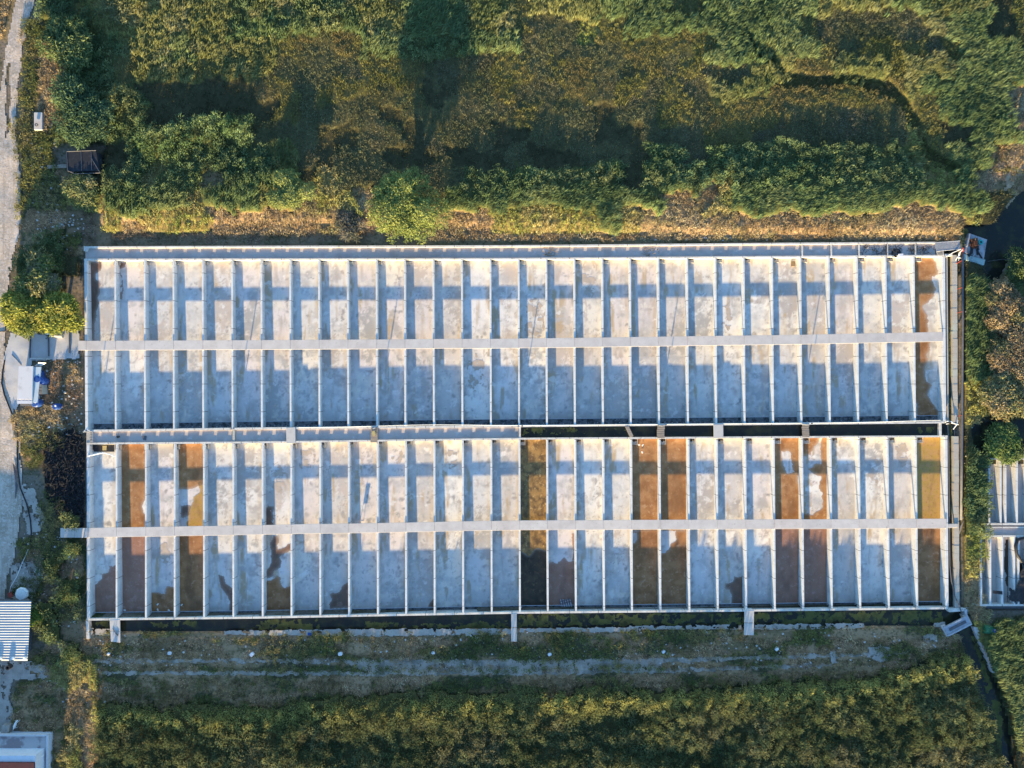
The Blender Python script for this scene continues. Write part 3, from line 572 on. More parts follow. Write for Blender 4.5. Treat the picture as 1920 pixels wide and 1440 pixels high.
# canal sides and fine soil tint
co = np.stack([(gx - 960) * CH * K, (720 - gy) * CH * K, gz], -1).reshape(-1, 3)
ii, jj = np.meshgrid(np.arange(nx - 1), np.arange(ny - 1)); a = (jj * nx + ii).ravel()
fc = np.stack([a + nx, a + nx + 1, a + 1, a], 1)
g = fast_mesh('ground', co, fc, M['ground'], gc.reshape(-1, 3)); tag(g, kind='structure')
g.data.polygons.foreach_set('use_smooth', [True] * len(g.data.polygons))
m = MB(); X0, Y1 = (-240 - 960) * CH * K + 1, (720 + 200) * CH * K - 1; X1, Y0 = -X0, (720 - 1640) * CH * K + 1; bb = 900
for (a, b_, c, d) in ((-bb, X0, -bb, bb), (X1, bb, -bb, bb), (X0, X1, -bb, Y0), (X0, X1, Y1, bb)): 
    n = len(m.v); m.v += [(a, c, .66), (b_, c, .66), (b_, d, .66), (a, d, .66)]; m.f.append([n, n + 1, n + 2, n + 3])
o = m.build('plain', mat('plain_soil', (.09, .085, .045), [(.05, (.06, .065, .03), .4, .7, 8)], rough=1)); tag(o, kind='structure')

# dense understorey: the matted lower part of the vegetation, below the leaf tips
UB = dict(zip(TY, [0, .62, .64, .58, .58, .76, .76, .72, .45, .3, 0, 0, .50, 0])); UBA = np.array([UB[c] for c in TY])
nx, ny = 900, 690
ux, uy = np.meshgrid(np.linspace(-170, 2090, nx), np.linspace(-140, 1580, ny)); ut = vtype(ux, uy)
hm = HTA[ut] * UBA[ut]; hm = hm * (.86 + .28 * fbm(ux, uy, 60, 31)) + (vnoise(ux, uy, 7, 81) - .5) * .16 * (hm > .05) + (vnoise(ux, uy, 3.2, 82) - .5) * .14 * (hm > .05)
vv_ = np.where(ut == TY.index('v'), .45 + 1.15 * fbm(ux + uy * .5, uy * 3.2, 100, 71), 1); hm = hm * np.clip(vv_, .3, 1.15)
km = (hm > .05) & ~inpoly(ux, uy, BLOCK) & ~inany(ux, uy, [ROAD, SCAN, NECAN, NE2, EB, DIRT, PADS[0], YARD[0], [(66, 210), (86, 210), (86, 248), (66, 248)], [(112, 984), (170, 984), (170, 1013), (112, 1013)], [(116, 276), (198, 276), (198, 334), (116, 334)]])
hm = np.where(inpoly(ux, uy, DITCH), hm * .25, hm)
hs = hm.copy()
for _ in range(9):
    p_ = np.pad(hs, 1, mode='edge'); hs = (p_[1:-1, 1:-1] * 2 + p_[:-2, 1:-1] + p_[2:, 1:-1] + p_[1:-1, :-2] + p_[1:-1, 2:]) / 6
hm = np.minimum(hm + .05, hs)
UC = dict(zip(TY, [(.1, .1, .05), (.11, .115, .045), (.08, .10, .04), (.06, .075, .032), (.06, .08, .035), (.076, .08, .042), (.088, .092, .042), (.052, .055, .032), (.20, .18, .08), (.28, .22, .14), (.1, .1, .05), (.1, .1, .05), (.06, .065, .03), (.09, .11, .04)])); UCA = np.array([UC[c] for c in TY])
uc = UCA[ut] * np.array([1.15, .97, .85]) * (.75 + .5 * fbm(ux, uy, 40, 83))[..., None] * (.8 + .4 * vnoise(ux, uy, 5, 84))[..., None]
uz = ground_z(ux, uy) + hm - .02; nodeidx = -np.ones(nx * ny, int)
kc = km[:-1, :-1] & km[1:, :-1] & km[:-1, 1:] & km[1:, 1:]; jy, jx = np.nonzero(kc); a_ = jy * nx + jx
qd = np.stack([a_ + nx, a_ + nx + 1, a_ + 1, a_], 1); us, inv = np.unique(qd, return_inverse=True)
co_ = np.stack([(ux - 960) * CH * K, (720 - uy) * CH * K, uz], -1).reshape(-1, 3)[us]
o = fast_mesh('undergrowth', co_, inv.reshape(-1, 4), mat('undergrowth', (.1, .1, .05), [(3, (.04, .042, .022), .48, .7, 6, (1, 1), .8), (9, (.17, .15, .075), .58, .75, 4, (1, 1), .6)], attr='col', rough=1, spec=0, bump=1, bump_scale=5), uc.reshape(-1, 3)[us])
tag(o, 'matted undergrowth below the reeds, sedge and thickets', kind='stuff')

zg = lambda px, py: .80 + (fbm(px, py, 60, 40) - .5) * .16
road = mask_sheet('road', [ROAD], 0, M['road'], warp=2.5, cell=2.6, wscale=16, zfun=zg,
                  holes=[[(12, 120), (17, 115), (20, 160), (17, 250), (12, 262), (10, 200)]]); tag(road, kind='structure')
o = mask_sheet('paving', PADS[:1], .03, M['pad'], warp=.8, cell=2, zfun=zg); tag(o, kind='structure')
o = mask_sheet('paving', PADS[1:] , .03, M['dust'], warp=3, cell=1.6, zfun=zg, eat=.36); tag(o, kind='structure')
o = mask_sheet('paving', YARD, .0, M['dust'], warp=2.5, cell=2, zfun=zg, seed=4, eat=.3); tag(o, kind='structure')
o = mask_sheet('dirt_track', [DIRT, [(1858, 394), (1885, 372), (1915, 343), (1930, 345), (1892, 384), (1866, 402)]], 0, mat('dry_dirt', (.42, .30, .19), [(.8, (.30, .20, .12), .45, .65, 7), (4, (.12, .10, .05), .58, .7, 6)], rough=1, bump=.6), warp=3, cell=2, zfun=zg); tag(o, kind='structure')
o = mask_sheet('track', [[(110, 1236), (640, 1236), (960, 1237), (1270, 1234), (1700, 1222), (1700, 1227), (1270, 1242), (960, 1246), (640, 1243), (110, 1242)], [(120, 1258), (640, 1259), (960, 1257), (1270, 1252), (1560, 1244), (1560, 1249), (1270, 1260), (960, 1266), (640, 1266), (120, 1264)], [(640, 1242), (960, 1243), (1240, 1240), (1240, 1254), (960, 1260), (700, 1261)]], -.05, M['lane'], warp=2.5, cell=1.2, wscale=9, zfun=zg, eat=.25); tag(o, kind='structure')
o = mask_sheet('kerb_strip', [[(420, 1183), (620, 1180), (960, 1179), (960, 1190), (700, 1193), (420, 1190)], [(975, 1178), (1200, 1176), (1200, 1184), (975, 1186)], [(1180, 1174), (1390, 1172), (1390, 1180), (1180, 1181)], [(1415, 1171), (1620, 1169), (1620, 1178), (1415, 1181)], [(166, 1178), (225, 1180), (225, 1192), (166, 1190)], [(1750, 1168), (1772, 1165), (1772, 1175), (1750, 1176)]], .05, M['dust'], warp=1.2, cell=1.0, wscale=7, zfun=zg, eat=.36); tag(o, kind='structure')
o = mask_sheet('concrete_patch', [[(1628, 1214), (1650, 1210), (1672, 1216), (1670, 1236), (1650, 1241), (1628, 1232)], [(1731, 1192), (1745, 1187), (1759, 1192), (1758, 1204), (1742, 1208), (1732, 1203)], [(1556, 1220), (1568, 1220), (1568, 1242), (1560, 1244)]], .05, M['dust'], warp=2, cell=1.3, zfun=zg, eat=.3); tag(o, kind='structure')
water('water', [(160, 1158), (150, 1190), (1700, 1190), (1790, 1200), (1900, 1600), (1960, 1600), (1900, 1300), (1815, 1130)], .35)
water('water', [(1780, 400), (1780, 560), (2120, 560), (2120, 280)], .35)
water('water', [(1800, 750), (1800, 870), (2100, 870), (2100, 750)], .35)
tag(mask_sheet('algae', [[(490, 1162), (600, 1162), (600, 1180), (470, 1180)], [(690, 1166), (760, 1170), (950, 1168), (958, 1178), (680, 1178)], [(970, 1152), (1163, 1150), (1163, 1172), (970, 1176)], [(1640, 1146), (1770, 1143), (1768, 1168), (1640, 1170)], [(280, 1164), (370, 1163), (365, 1178), (300, 1176)], [(183, 1166), (205, 1166), (205, 1180), (183, 1180)], [(1165, 1152), (1640, 1148), (1640, 1168), (1165, 1172)]], .356, M['algae'], warp=4, cell=1.3, eat=.44, clip=(168, 1772, 1145, 1182)), 'olive green algae mats floating on the canal south of the ponds', kind='stuff')
tag(mask_sheet('algae', [[(1818, 1190), (1826, 1210), (1840, 1260), (1850, 1300), (1862, 1290), (1842, 1235), (1828, 1190)], [(1858, 1310), (1878, 1320), (1880, 1420), (1866, 1400)], [(1780, 430), (1815, 428), (1812, 455), (1788, 460)]], .356, M['algae'], warp=3, eat=.34), 'olive green algae along the edges of the outer ditch and pump intake', kind='stuff')

# ------------------------------------------------------------------ vegetation
# type: density /m2, leaves per tuft, leaf length, width, lean(0 upright..1 flat), wind bias, dome radius, palette
PAL = {
 'r': [(.215, .215, .055), (.17, .18, .045), (.26, .245, .08), (.13, .155, .04)],
 'g': [(.14, .19, .05), (.11, .155, .045), (.19, .225, .065), (.08, .12, .035)],
 'b': [(.115, .165, .045), (.085, .125, .04), (.15, .20, .06), (.20, .22, .065)],
 'B': [(.12, .18, .055), (.09, .135, .045), (.17, .22, .075), (.21, .24, .08)],
 'm': [(.19, .165, .055), (.15, .14, .04), (.24, .185, .07), (.19, .18, .045), (.27, .23, .07)],
 'o': [(.21, .20, .05), (.16, .17, .04), (.26, .235, .06), (.22, .175, .06)],
 'l': [(.115, .11, .04), (.09, .085, .035), (.15, .13, .055)],
 'y': [(.38, .34, .08), (.29, .29, .065), (.44, .35, .13), (.20, .24, .05)],
 's': [(.50, .37, .17), (.40, .28, .13), (.32, .21, .09), (.54, .41, .20), (.33, .29, .10)],
 'w': [(.32, .24, .12), (.42, .31, .18), (.16, .16, .06), (.52, .40, .26), (.22, .18, .08)],
 'q': [(.12, .155, .045), (.17, .19, .06), (.09, .12, .04), (.24, .22, .09)],
 'd': [(.20, .16, .12), (.30, .22, .15), (.09, .08, .065), (.13, .13, .06)],
 'v': [(.155, .17, .05), (.115, .135, .04), (.20, .205, .065), (.22, .195, .075), (.09, .11, .035)]}
SPEC = {  # density, leaves, length, width, lean, wind, dome radius, dome rise
 'r': (7.0, 11, .80, .062, .68, .62, .30, .26), 'g': (6.4, 11, .90, .068, .70, .66, .32, .28),
 'b': (3.4, 34, .32, .085, .72, .5, .52, .6), 'B': (2.8, 38, .36, .09, .72, .5, .66, .9),
 'm': (10.5, 8, .46, .05, .40, .3, .26, .16), 'o': (10.0, 8, .55, .055, .46, .4, .28, .16), 'l': (6.5, 7, .45, .055, .4, .3, .26, .16),
 'y': (7.0, 9, .48, .06, .6, .4, .27, .18), 's': (9.0, 9, .42, .055, .6, .15, .27, .12), 'w': (11, 8, .32, .06, .72, .25, .30, .05),
 'q': (9, 12, .26, .07, .75, .1, .32, .2), 'd': (6.0, 7, .42, .045, .85, 0, .3, .1), 'v': (3.8, 34, .30, .075, .70, .45, .50, .6)}
PAL = {k: [(a * (.92 if k not in 'wqd' else 1.12), b * .98, c * (1.22 if k not in 'wqd' else .95)) for a, b, c in v] for k, v in PAL.items()}
for k in 'mo': PAL[k] = [(a * .84, b * .82, c * .88) for a, b, c in PAL[k]]
PAL['v'] = [(a * .82, b * .84, c * .9) for a, b, c in PAL['v']]
for k in 'rgb': PAL[k] = [(a * .97, b * .95, c * 1.12) for a, b, c in PAL[k]]
PAL['m'] = [(a * .84, b * 1.0, c * 1.35) for a, b, c in PAL['m']]
VAR = dict(w=.42, q=.3, d=.45, s=.26, y=.22, m=.18, o=.18, l=.25, r=.2, g=.2, b=.2, B=.2, v=.22)
HARD = [BLOCK, ROAD, SCAN, NECAN, NE2, EB] + PADS + [YARD[0]]
SHACK = [(118, 278), (196, 278), (196, 332), (118, 332)]
def scatter(kinds, name, label, seed):
    r = np.random.default_rng(seed); V = []; Cc = []
    area = (2240 * K * CH) * (1700 * K * CH)
    for kd in kinds:
        den, nl, L, wdt, lean, wind, dr, rise = SPEC[kd]; n = int(area * den)
        px = r.uniform(-160, 2080, n); py = r.uniform(-130, 1570, n)
        k = vtype(px, py) == TY.index(kd); px, py = px[k], py[k]
        k = ~inany(px, py, HARD); k &= ~(inpoly(px, py, DITCH) & (r.random(len(px)) < .6)); k &= ~inpoly(px, py, SHACK)
        k &= ~((px > 112) & (px < 170) & (py > 984) & (py < 1013)); k &= ~((px > 66) & (px < 85) & (py > 210) & (py < 247))
        if kd in 'wq': # bare wheel lanes
            dl = np.interp(px, [110, 1000, 1700], [0, 0, -14]); k &= ~(((np.abs(py - 1240.5 - dl) < 4.5) | (np.abs(py - 1261 - dl) < 5)) & (px > 110) & (px < 1650) & (r.random(len(px)) < .85))
        if kd == 'w':
            k &= vnoise(px, py, 26, 8) > .22
            k &= ~inany(px, py, [[(1628, 1214), (1672, 1214), (1672, 1240), (1628, 1236)], [(1731, 1188), (1759, 1188), (1759, 1207), (1731, 1207)]])
            k &= ~((py > 1176) & (py < 1192) & (px > 160))
        if kd == 'd': k &= vnoise(px, py, 30, 9) > .35
        if kd in 'mol': k &= (vnoise(px, py, 14, 17) + r.random(len(px)) * .5) > .30
        px, py = px[k], py[k]; n = len(px)
        if n == 0: continue
        H = HTA[TY.index(kd)]
        big = fbm(px, py, 70, 31); mid = fbm(px, py, 24, 33); sm = vnoise(px, py, 7, 35)
        h = H * (.72 + .42 * big + .34 * mid + .14 * sm)
        if kd in 'mol': h = H * (.86 + .16 * big + .10 * mid)
        if kd in 'rg': h = H * (.78 + .34 * big + .16 * mid)
        if kd in 'bBv': h = H * (.60 + .5 * big + .35 * mid) + r.normal(0, .12, n)
        if kd == 'v':  # thicket rises from its northern edge
            e = np.interp(px, [0, 200, 500, 640, 900, 1200, 1400, 1600, 1720, 1800], [1305, 1312, 1320, 1300, 1292, 1282, 1275, 1262, 1238, 1215]); h = H * (.40 + .95 * fbm(px + py * .5, py * 3.2, 100, 71) + .22 * mid) + r.normal(0, .10, n); crest = np.exp(-((py - e - 16) / 20) ** 2) * np.clip(fbm(px, py * .3, 150, 72) * 3.4 - .75, 0, 1); h = h * (1 - .15 * crest) + .45 * crest; h *= np.clip(.35 + (py - e + 12) / 60, .3, 1); h += (vnoise(px, py, 15, 61) - .5) * .75 + (vnoise(px, py, 8, 62) - .5) * .4
        h *= 1 + r.normal(0, .06, n)
        zb = ground_z(px, py)
        pal = np.array(PAL[kd]); w = np.stack([fbm(px, py, 34 + 9 * q, 50 + q) for q in range(len(pal))], 1) ** 9; w *= (1 + r.random(w.shape)); w /= w.sum(1, keepdims=True)
        ct = (w @ pal) * np.clip(1 + r.normal(0, VAR[kd], (n, 1)), .3, 2)
        X = (px - 960) * K * CH; Y = (720 - py) * K * CH
        if kd == 'v': ct = ct * (1 - crest[:, None]) + np.array([.36, .34, .10]) * (1 + r.normal(0, .14, (n, 1))) * crest[:, None]  # sunlit look of the northern crest put into the leaf colour as bright yellow
        # wind direction varies slowly
        wd = R(38) + (fbm(px, py, 160, 60) - .5) * 2.2
        idx = np.repeat(np.arange(n), nl); N = len(idx)
        ph = r.uniform(0, 2 * np.pi, N); rr = dr * np.sqrt(r.random(N)); 
        if kd in 'bBv':   # leaves sit over a dome
            el = r.random(N); bx = X[idx] + rr * np.cos(ph); by = Y[idx] + rr * np.sin(ph); zt = zb[idx] + h[idx] - rise * (rr / dr) ** 2 * (.4 + .6 * el) - r.random(N) * .25
        else:
            bx = X[idx] + rr * np.cos(ph); by = Y[idx] + rr * np.sin(ph); zt = zb[idx] + h[idx] * (1 - rise * r.random(N))
        # leaf direction
        d1 = r.uniform(0, 2 * np.pi, N); dx = (1 - wind) * np.cos(d1) + wind * np.cos(wd[idx]); dy = (1 - wind) * np.sin(d1) + wind * np.sin(wd[idx])
        if kd in 'bBv': dx += .8 * np.cos(ph) * rr / dr; dy += .8 * np.sin(ph) * rr / dr
        nn = np.hypot(dx, dy) + 1e-6; dx /= nn; dy /= nn
        ll = L * r.uniform(.6, 1.25, N); ww = wdt * r.uniform(.6, 1.3, N); ln = np.clip(lean * r.uniform(.5, 1.3, N), .1, 1.0)
        hor = ll * ln; ver = ll * np.sqrt(np.clip(1 - ln ** 2, .04, 1))
        sx, sy = -dy, dx
        tw = r.uniform(-.7, .7, N)     # twist: leaf plane tilts so that it catches the low sun
        p0 = np.stack([bx, by, zt - ver], 1); p1 = np.stack([bx + dx * hor * .45, by + dy * hor * .45, zt - ver * .25], 1)
        p2 = np.stack([bx + dx * hor, by + dy * hor, zt - (ll * .18 * ln)], 1)
        sd = np.stack([sx * np.cos(tw), sy * np.cos(tw), np.sin(tw)], 1) * ww[:, None] / 2
        q = np.stack([p0 - sd * .5, p0 + sd * .5, p1 - sd, p1 + sd, p2 - sd * .35, p2 + sd * .35], 1)
        V.append(q.reshape(-1, 3)); cc = ct[idx] * (1 + r.normal(0, .16, (N, 1))); cc = np.clip(cc, .01, .8); Cc.append(np.repeat(cc, 6, 0))
    V = np.concatenate(V); Cc = np.concatenate(Cc); nb = len(V) // 6; b0 = np.arange(nb)[:, None] * 6
    quads = np.concatenate([b0 + np.array([[0, 1, 3, 2]]), b0 + np.array([[2, 3, 5, 4]])], 0)
    o = fast_mesh(name, V, quads, M['leaf'], Cc); print(name, nb)
    return tag(o, label, kind='stuff')
scatter('rg', 'reed_bed', 'tall yellow green reeds combed by the wind around the marsh', 1)
scatter('mol', 'marsh_sedge', 'low brown and olive sedge filling the marsh north of the ponds', 2)
scatter('bB', 'thicket', 'dark green leafy thicket bordering the marsh and the yard', 3)
scatter('v', 'southern_thicket', 'dense olive green thicket south of the grassy track', 4)
scatter('ys', 'dry_grass', 'straw and yellow grass along the banks', 5)
scatter('q', 'green_weeds', 'low leafy green weeds in patches on the banks, yard and track', 7)
scatter('wd', 'weeds', 'low weeds and dry litter on the track and yard', 6)

# ------------------------------------------------------------------ trees and shrubs
def tree(px, py, rad, h, pal, label, cat='tree', n=5200, leaf=.30, group=None, seed=0, droop=0, lr=.86, squash=.55, lobes=9, name='tree', zb=.75, bare=False):
    n = int(n * 1.7); r = np.random.default_rng(100 + seed); x0, y0, _ = P(px, py, zb)
    root = empty(name, (x0, y0, zb), label, cat, group)
    cs = []
    for k in range(lobes):
        t = 2 * math.pi * k / lobes + r.random(); q = rad * (.25 + .42 * r.random()) if k else 0
        cs.append((q * math.cos(t), q * math.sin(t), h * (.55 + .3 * r.random()) if k else h * .78, rad * (.36 + .22 * r.random()) * lr))
    cs = np.array(cs); li = r.integers(0, lobes, n); d = r.normal(0, 1, (n, 3)); d /= np.linalg.norm(d, axis=1)[:, None]; d[:, 2] = np.abs(d[:, 2]) * .9 - .15
    u = .55 + .45 * r.random(n) ** .5; c = cs[li]
    wob = 1 + .25 * np.sin(d[:, 0] * 7 + li) * np.cos(d[:, 1] * 6 + li * 2)
    p = c[:, :3] + d * (c[:, 3] * u * wob)[:, None] * np.array([1, 1, squash])
    p[:, 2] = np.minimum(p[:, 2], h) ; p[:, 2] -= droop * np.hypot(p[:, 0], p[:, 1]) / rad
    p[:, 2] = np.maximum(p[:, 2], .15)
    a = r.uniform(0, 2 * np.pi, n); dirv = np.stack([np.cos(a), np.sin(a), r.uniform(-.5, .5, n)], 1) + d * .7; dirv /= np.linalg.norm(dirv, axis=1)[:, None]
    sv = np.cross(dirv, d + r.normal(0, .4, (n, 3))); sv /= np.linalg.norm(sv, axis=1)[:, None] + 1e-6
    L = leaf * r.uniform(.6, 1.4, n)[:, None]; w = leaf * (.08 if bare else .20)
    q = np.stack([p - sv * w * .3, p + sv * w * .3, p + dirv * L * .5 - sv * w, p + dirv * L * .5 + sv * w, p + dirv * L - sv * w * .2 - [0, 0, .05], p + dirv * L + sv * w * .2 - [0, 0, .05]], 1).reshape(-1, 3)
    pal = np.array(pal) * np.array([.95, 1.0, 1.15]); ck = pal[(li + (r.random(n) < .35) * r.integers(0, 5, n)) % len(pal)] * (1 + r.normal(0, .15, (n, 1)))
    b0 = np.arange(n)[:, None] * 6; quads = np.concatenate([b0 + np.array([[0, 1, 3, 2]]), b0 + np.array([[2, 3, 5, 4]])], 0)
    o = fast_mesh('crown', q, quads, M['leaf'], np.repeat(np.clip(ck, .01, .8), 6, 0)); o.parent = root
    m = MB(); m.tube([(0, 0, -.1), (.05, .03, h * .3), (0, 0, h * .6)], [rad * .05 + .06, rad * .035 + .04, .04], 8)
    for k in range(1, lobes): m.tube([(0, 0, h * .25), (cs[k][0] * .5, cs[k][1] * .5, h * .45), tuple(cs[k][:3])], [rad * .025 + .03, rad * .015 + .02, .015], 5)
    m.build('trunk', M['bark'], root, base=(0, 0, 0))
    return root
tree(768, 398, 5.6, 5.6, [(.23, .27, .07), (.18, .22, .058), (.28, .31, .085), (.31, .31, .085)], 'big round green tree overhanging the north channel wall', seed=1, n=17000, leaf=.26, lobes=15)
tree(553, 362, 3.6, 2.7, [(.25, .28, .085), (.20, .235, .07), (.30, .32, .095)], 'grey green rounded bush west of the big tree', 'bush', name='bush', seed=2, n=8000, leaf=.22)
tree(165, 365, 2.9, 1.9, [(.19, .21, .08), (.24, .22, .10), (.14, .17, .06)], 'pale olive shrub between the dark hut and the ponds', 'bush', name='bush', seed=3, n=2800, leaf=.26)
tree(658, 425, 2.5, 1.0, [(.17, .15, .11), (.10, .11, .07), (.22, .20, .15)], 'grey twiggy half dead bush beside the big tree by the channel', 'bush', name='bush', seed=4, n=1700, leaf=.42, bare=True)
YP = [(.31, .30, .055), (.25, .265, .05), (.38, .33, .075), (.18, .20, .045)]
tree(62, 585, 3.9, 3.4, YP, 'yellow green willow at the road edge beside the concrete pad', seed=5, n=6200, leaf=.42, droop=1.1, lr=.72, group='yellow willows', lobes=16)
tree(125, 582, 3.9, 3.6, YP, 'yellow green willow whose branches reach over the pond wall', seed=6, n=6200, leaf=.42, droop=1.1, lr=.72, group='yellow willows', lobes=16)
tree(95, 525, 3.6, 3.0, [(.20, .22, .07), (.15, .18, .05), (.24, .22, .09), (.22, .20, .12)], 'duller green bush behind the two yellow willows', 'bush', name='bush', seed=7, n=4600, leaf=.34)
DP = [(.31, .215, .11), (.23, .16, .085), (.36, .26, .13), (.21, .19, .075)]
tree(1872, 575, 3.6, 2.3, DP, 'sunlit dry brown shrub by the outlet ditch', 'shrub', name='dry_shrub', seed=8, n=6300, leaf=.27, group='dry shrubs east of the ponds')
tree(1893, 660, 4.8, 2.0, DP, 'large dry brown shrub spreading at the east edge', 'shrub', name='dry_shrub', seed=9, n=7800, leaf=.27, group='dry shrubs east of the ponds')
tree(1868, 735, 3.8, 2.1, [(.28, .24, .10), (.22, .21, .08), (.34, .26, .13)], 'dry shrub with greenish tips nearest the dark ditch', 'shrub', name='dry_shrub', seed=10, n=4200, leaf=.36, group='dry shrubs east of the ponds')
tree(150, 95, 4.5, 2.9, [(.13, .17, .06), (.09, .125, .045), (.17, .20, .07)], 'dark leafy tree near the upper bend of the gravel road', seed=11, n=5200, leaf=.34)
tree(175, 220, 5.2, 3.3, [(.085, .135, .06), (.065, .105, .05), (.11, .16, .07)], 'dark blue green reed mass standing behind the hut', seed=12, n=6500, leaf=.36)  # a mass of reeds, only shaped with the tree builder
tree(1876, 825, 3.4, 1.5, [(.11, .17, .05), (.16, .20, .06)], 'bright green bush above the eastern pond block', 'bush', name='bush', seed=17, n=3600, leaf=.32)
tree(72, 1150, 1.5, 1.6, [(.16, .24, .04), (.20, .27, .05)], 'small bright green bush beside the tin roof', 'bush', name='bush', seed=18, n=1400, leaf=.24)
tree(1905, 500, 2.8, 2.2, [(.12, .15, .05), (.09, .12, .04)], 'small green bush on the bank right of the pump raft', 'bush', name='bush', seed=19, n=2400, leaf=.30)

# dark heap of netting beside the ponds
def heap(poly, z, label, name, m, h=.7, pal=None, n=5200, seed=0):
    o = mask_sheet(name, [poly], z, m, warp=3, cell=2.2, zfun=lambda x, y: .75 + h * np.clip(fbm(x, y, 14, seed) * 1.5 - .2, 0, 1))
    return o
root = empty('burnt_brushwood', P(118, 865, .7), 'heap of black burnt brushwood against the west wall of the lower ponds', 'brushwood')
o = heap([(88, 815), (110, 812), (135, 806), (156, 820), (158, 985), (150, 988), (125, 985), (100, 960), (88, 930), (80, 880)], 0, '', 'ash_bed', M['dark'], h=.45); o.parent = root; o.matrix_parent_inverse = parent_inv(root)
r = np.random.default_rng(5); m = MB()
for k in range(1500):
    px, py = r.uniform(80, 158), r.uniform(805, 990)
    if not inpoly(np.array([px]), np.array([py]), [(92, 822), (110, 815), (135, 808), (156, 822), (158, 985), (125, 985), (102, 960), (90, 925), (84, 880)])[0]: continue
    x, y, z = P(px, py, .9 + r.random() * .5); a = r.uniform(0, 6.28); l = r.uniform(.3, .8)
    m.tube([(x, y, z), (x + l * math.cos(a), y + l * math.sin(a), z + r.uniform(-.15, .25))], .03, 3, False)
m.build('twigs', M['net'], root)

# ------------------------------------------------------------------ poles with lamp arms along the middle channel
for k, x in enumerate((172, 438, 704, 972, 1236, 1504)):
    y = yUS(x) + .5; c = P(x, y, WT)
    root = empty('lamp_pole', c, ['leftmost thin steel lamp pole on the wall of the middle channel', 'lamp pole by the beam across the dry channel', 'lamp pole above the wooden plank with the yellow box', 'lamp pole at the end wall between the dry and the flooded channel', 'lamp pole by the first plank bridge of the flooded channel', 'rightmost lamp pole on the wall of the middle channel'][k], 'pole', 'lamp poles on the middle channel wall')
    MB().tube([(0, 0, 0), (0, 0, 1.3), (.02, .02, 2.05)], [.07, .06, .045], 8).build('pole', M['steel'], root, base=(0, 0, 0))
    MB().box(-.12, .12, -.12, .12, .0, .03).build('foot_plate', M['steel'], root, base=(0, 0, 0))
    MB().tube([(0, 0, 2.0), (.25, .1, 2.1), (.45, .16, 2.08)], .02, 6).build('arm', M['steel'], root, base=(0, 0, 0))
    MB().box(.38, .62, .08, .26, 2.02, 2.1).build('lamp_head', M['grey'], root, base=(0, 0, 0), bev=.02)
    MB().tube([(-.25, .02, 0), (-.02, 0, 1.3)], .012, 5).build('stay_wire', M['steel'], root, base=(0, 0, 0))

# ------------------------------------------------------------------ bridges
def slab(name, quad, z0, z1, m, label, cat, group=None, parts=None):
    c = P(sum(q[0] for q in quad) / len(quad), sum(q[1] for q in quad) / len(quad), z1)
    o = MB().pquad(quad, z0, z1).build(name, m, base=c, bev=.02); tag(o, label, cat, group); return o
slab('slab_bridge', [(536.5, 802), (537, 832), (554, 831), (553.5, 801)], 1.16, 1.28, M['bridge'], 'pale concrete slab bridging the dry middle channel', 'footbridge', 'small bridges over the middle channel')
slab('slab_bridge', [(1338, 796), (1338.5, 822), (1356.5, 821.5), (1356, 795.5)], 1.16, 1.28, M['bridge'], 'pale concrete slab bridging the flooded middle channel', 'footbridge', 'small bridges over the middle channel')
for k, (xa, xb, ya, yb, lab) in enumerate(((695, 708, 802, 830, 'wooden plank bridge with a yellow box on it over the dry channel'), (1232, 1246, 797, 822, 'weathered plank bridge left of the concrete slab over the dark channel'), (1504, 1517, 796, 820, 'weathered plank bridge right of the concrete slab over the dark channel'))):
    c = P((xa + xb) / 2, (ya + yb) / 2, 1.2); root = empty('plank_bridge', c, lab, 'footbridge', 'small bridges over the middle channel')
    n = 6
    for q in range(n):
        y0 = ya + (yb - ya) * q / n; y1 = ya + (yb - ya) * (q + 1) / n - .5; j = rng.random() * 1.2 - .6
        MB().pquad([(xa + j, y0), (xa + j, y1), (xb + j, y1), (xb + j, y0)], 1.2, 1.24 + rng.random() * .02).build('board', M['wood'], root)
c = P(701, 812, 1.25); o = MB().box(-.22, .22, -.3, .3, 0, .22, rot=.3).build('box', M['orangew'], base=(0, 0, 0)); o.location = c; tag(o, 'small yellow box on the wooden plank bridge', 'box')
o = slab('loose_board', [(1172, 800), (1181, 820), (1188, 818), (1179, 799)], 1.16, 1.2, M['wood'], 'loose grey board lying slantwise over the dark channel', 'board')
def south_bridge(q, label):
    c = P(sum(p[0] for p in q) / 4, sum(p[1] for p in q) / 4, 1.1); root = empty('canal_footbridge', c, label, 'footbridge', 'slab footbridges over the south canal')
    (a, b_, c_, d) = q; l = lambda u, v, t: (u[0] + (v[0] - u[0]) * t, u[1] + (v[1] - u[1]) * t)
    MB().pquad([a, l(a, b_, .49), l(d, c_, .49), d], 1.02, 1.17).build('concrete_slab', M['bridge'], root, bev=.02)
    MB().pquad([l(a, b_, .51), b_, c_, l(d, c_, .51)], 1.0, 1.15).build('concrete_slab', M['bridge'], root, bev=.02)
    MB().pquad([l(a, b_, .86), l(a, b_, .97), l(d, c_, .97), l(d, c_, .86)], .5, .999).build('pier', M['old'], root)
south_bridge([(205.5, 1163), (207.5, 1203), (225.5, 1205), (224.5, 1162)], 'leftmost concrete footbridge over the south canal with a crack and a dark stick')
south_bridge([(958.5, 1151), (958.5, 1203), (969, 1203), (969, 1151)], 'narrow middle concrete footbridge over the south canal')
south_bridge([(1396, 1145), (1395.5, 1191), (1413.5, 1191), (1414, 1145)], 'rightmost concrete footbridge over the south canal')
m = MB(); m.tube([P(211, 1178, 1.2), P(219, 1190, 1.22)], .03, 6); m.tube([P(217, 1187, 1.22), P(221, 1192, 1.22)], .09, 6); tag(m.build('stick', M['grey']), 'dark stick lying on the leftmost canal footbridge', 'stick')

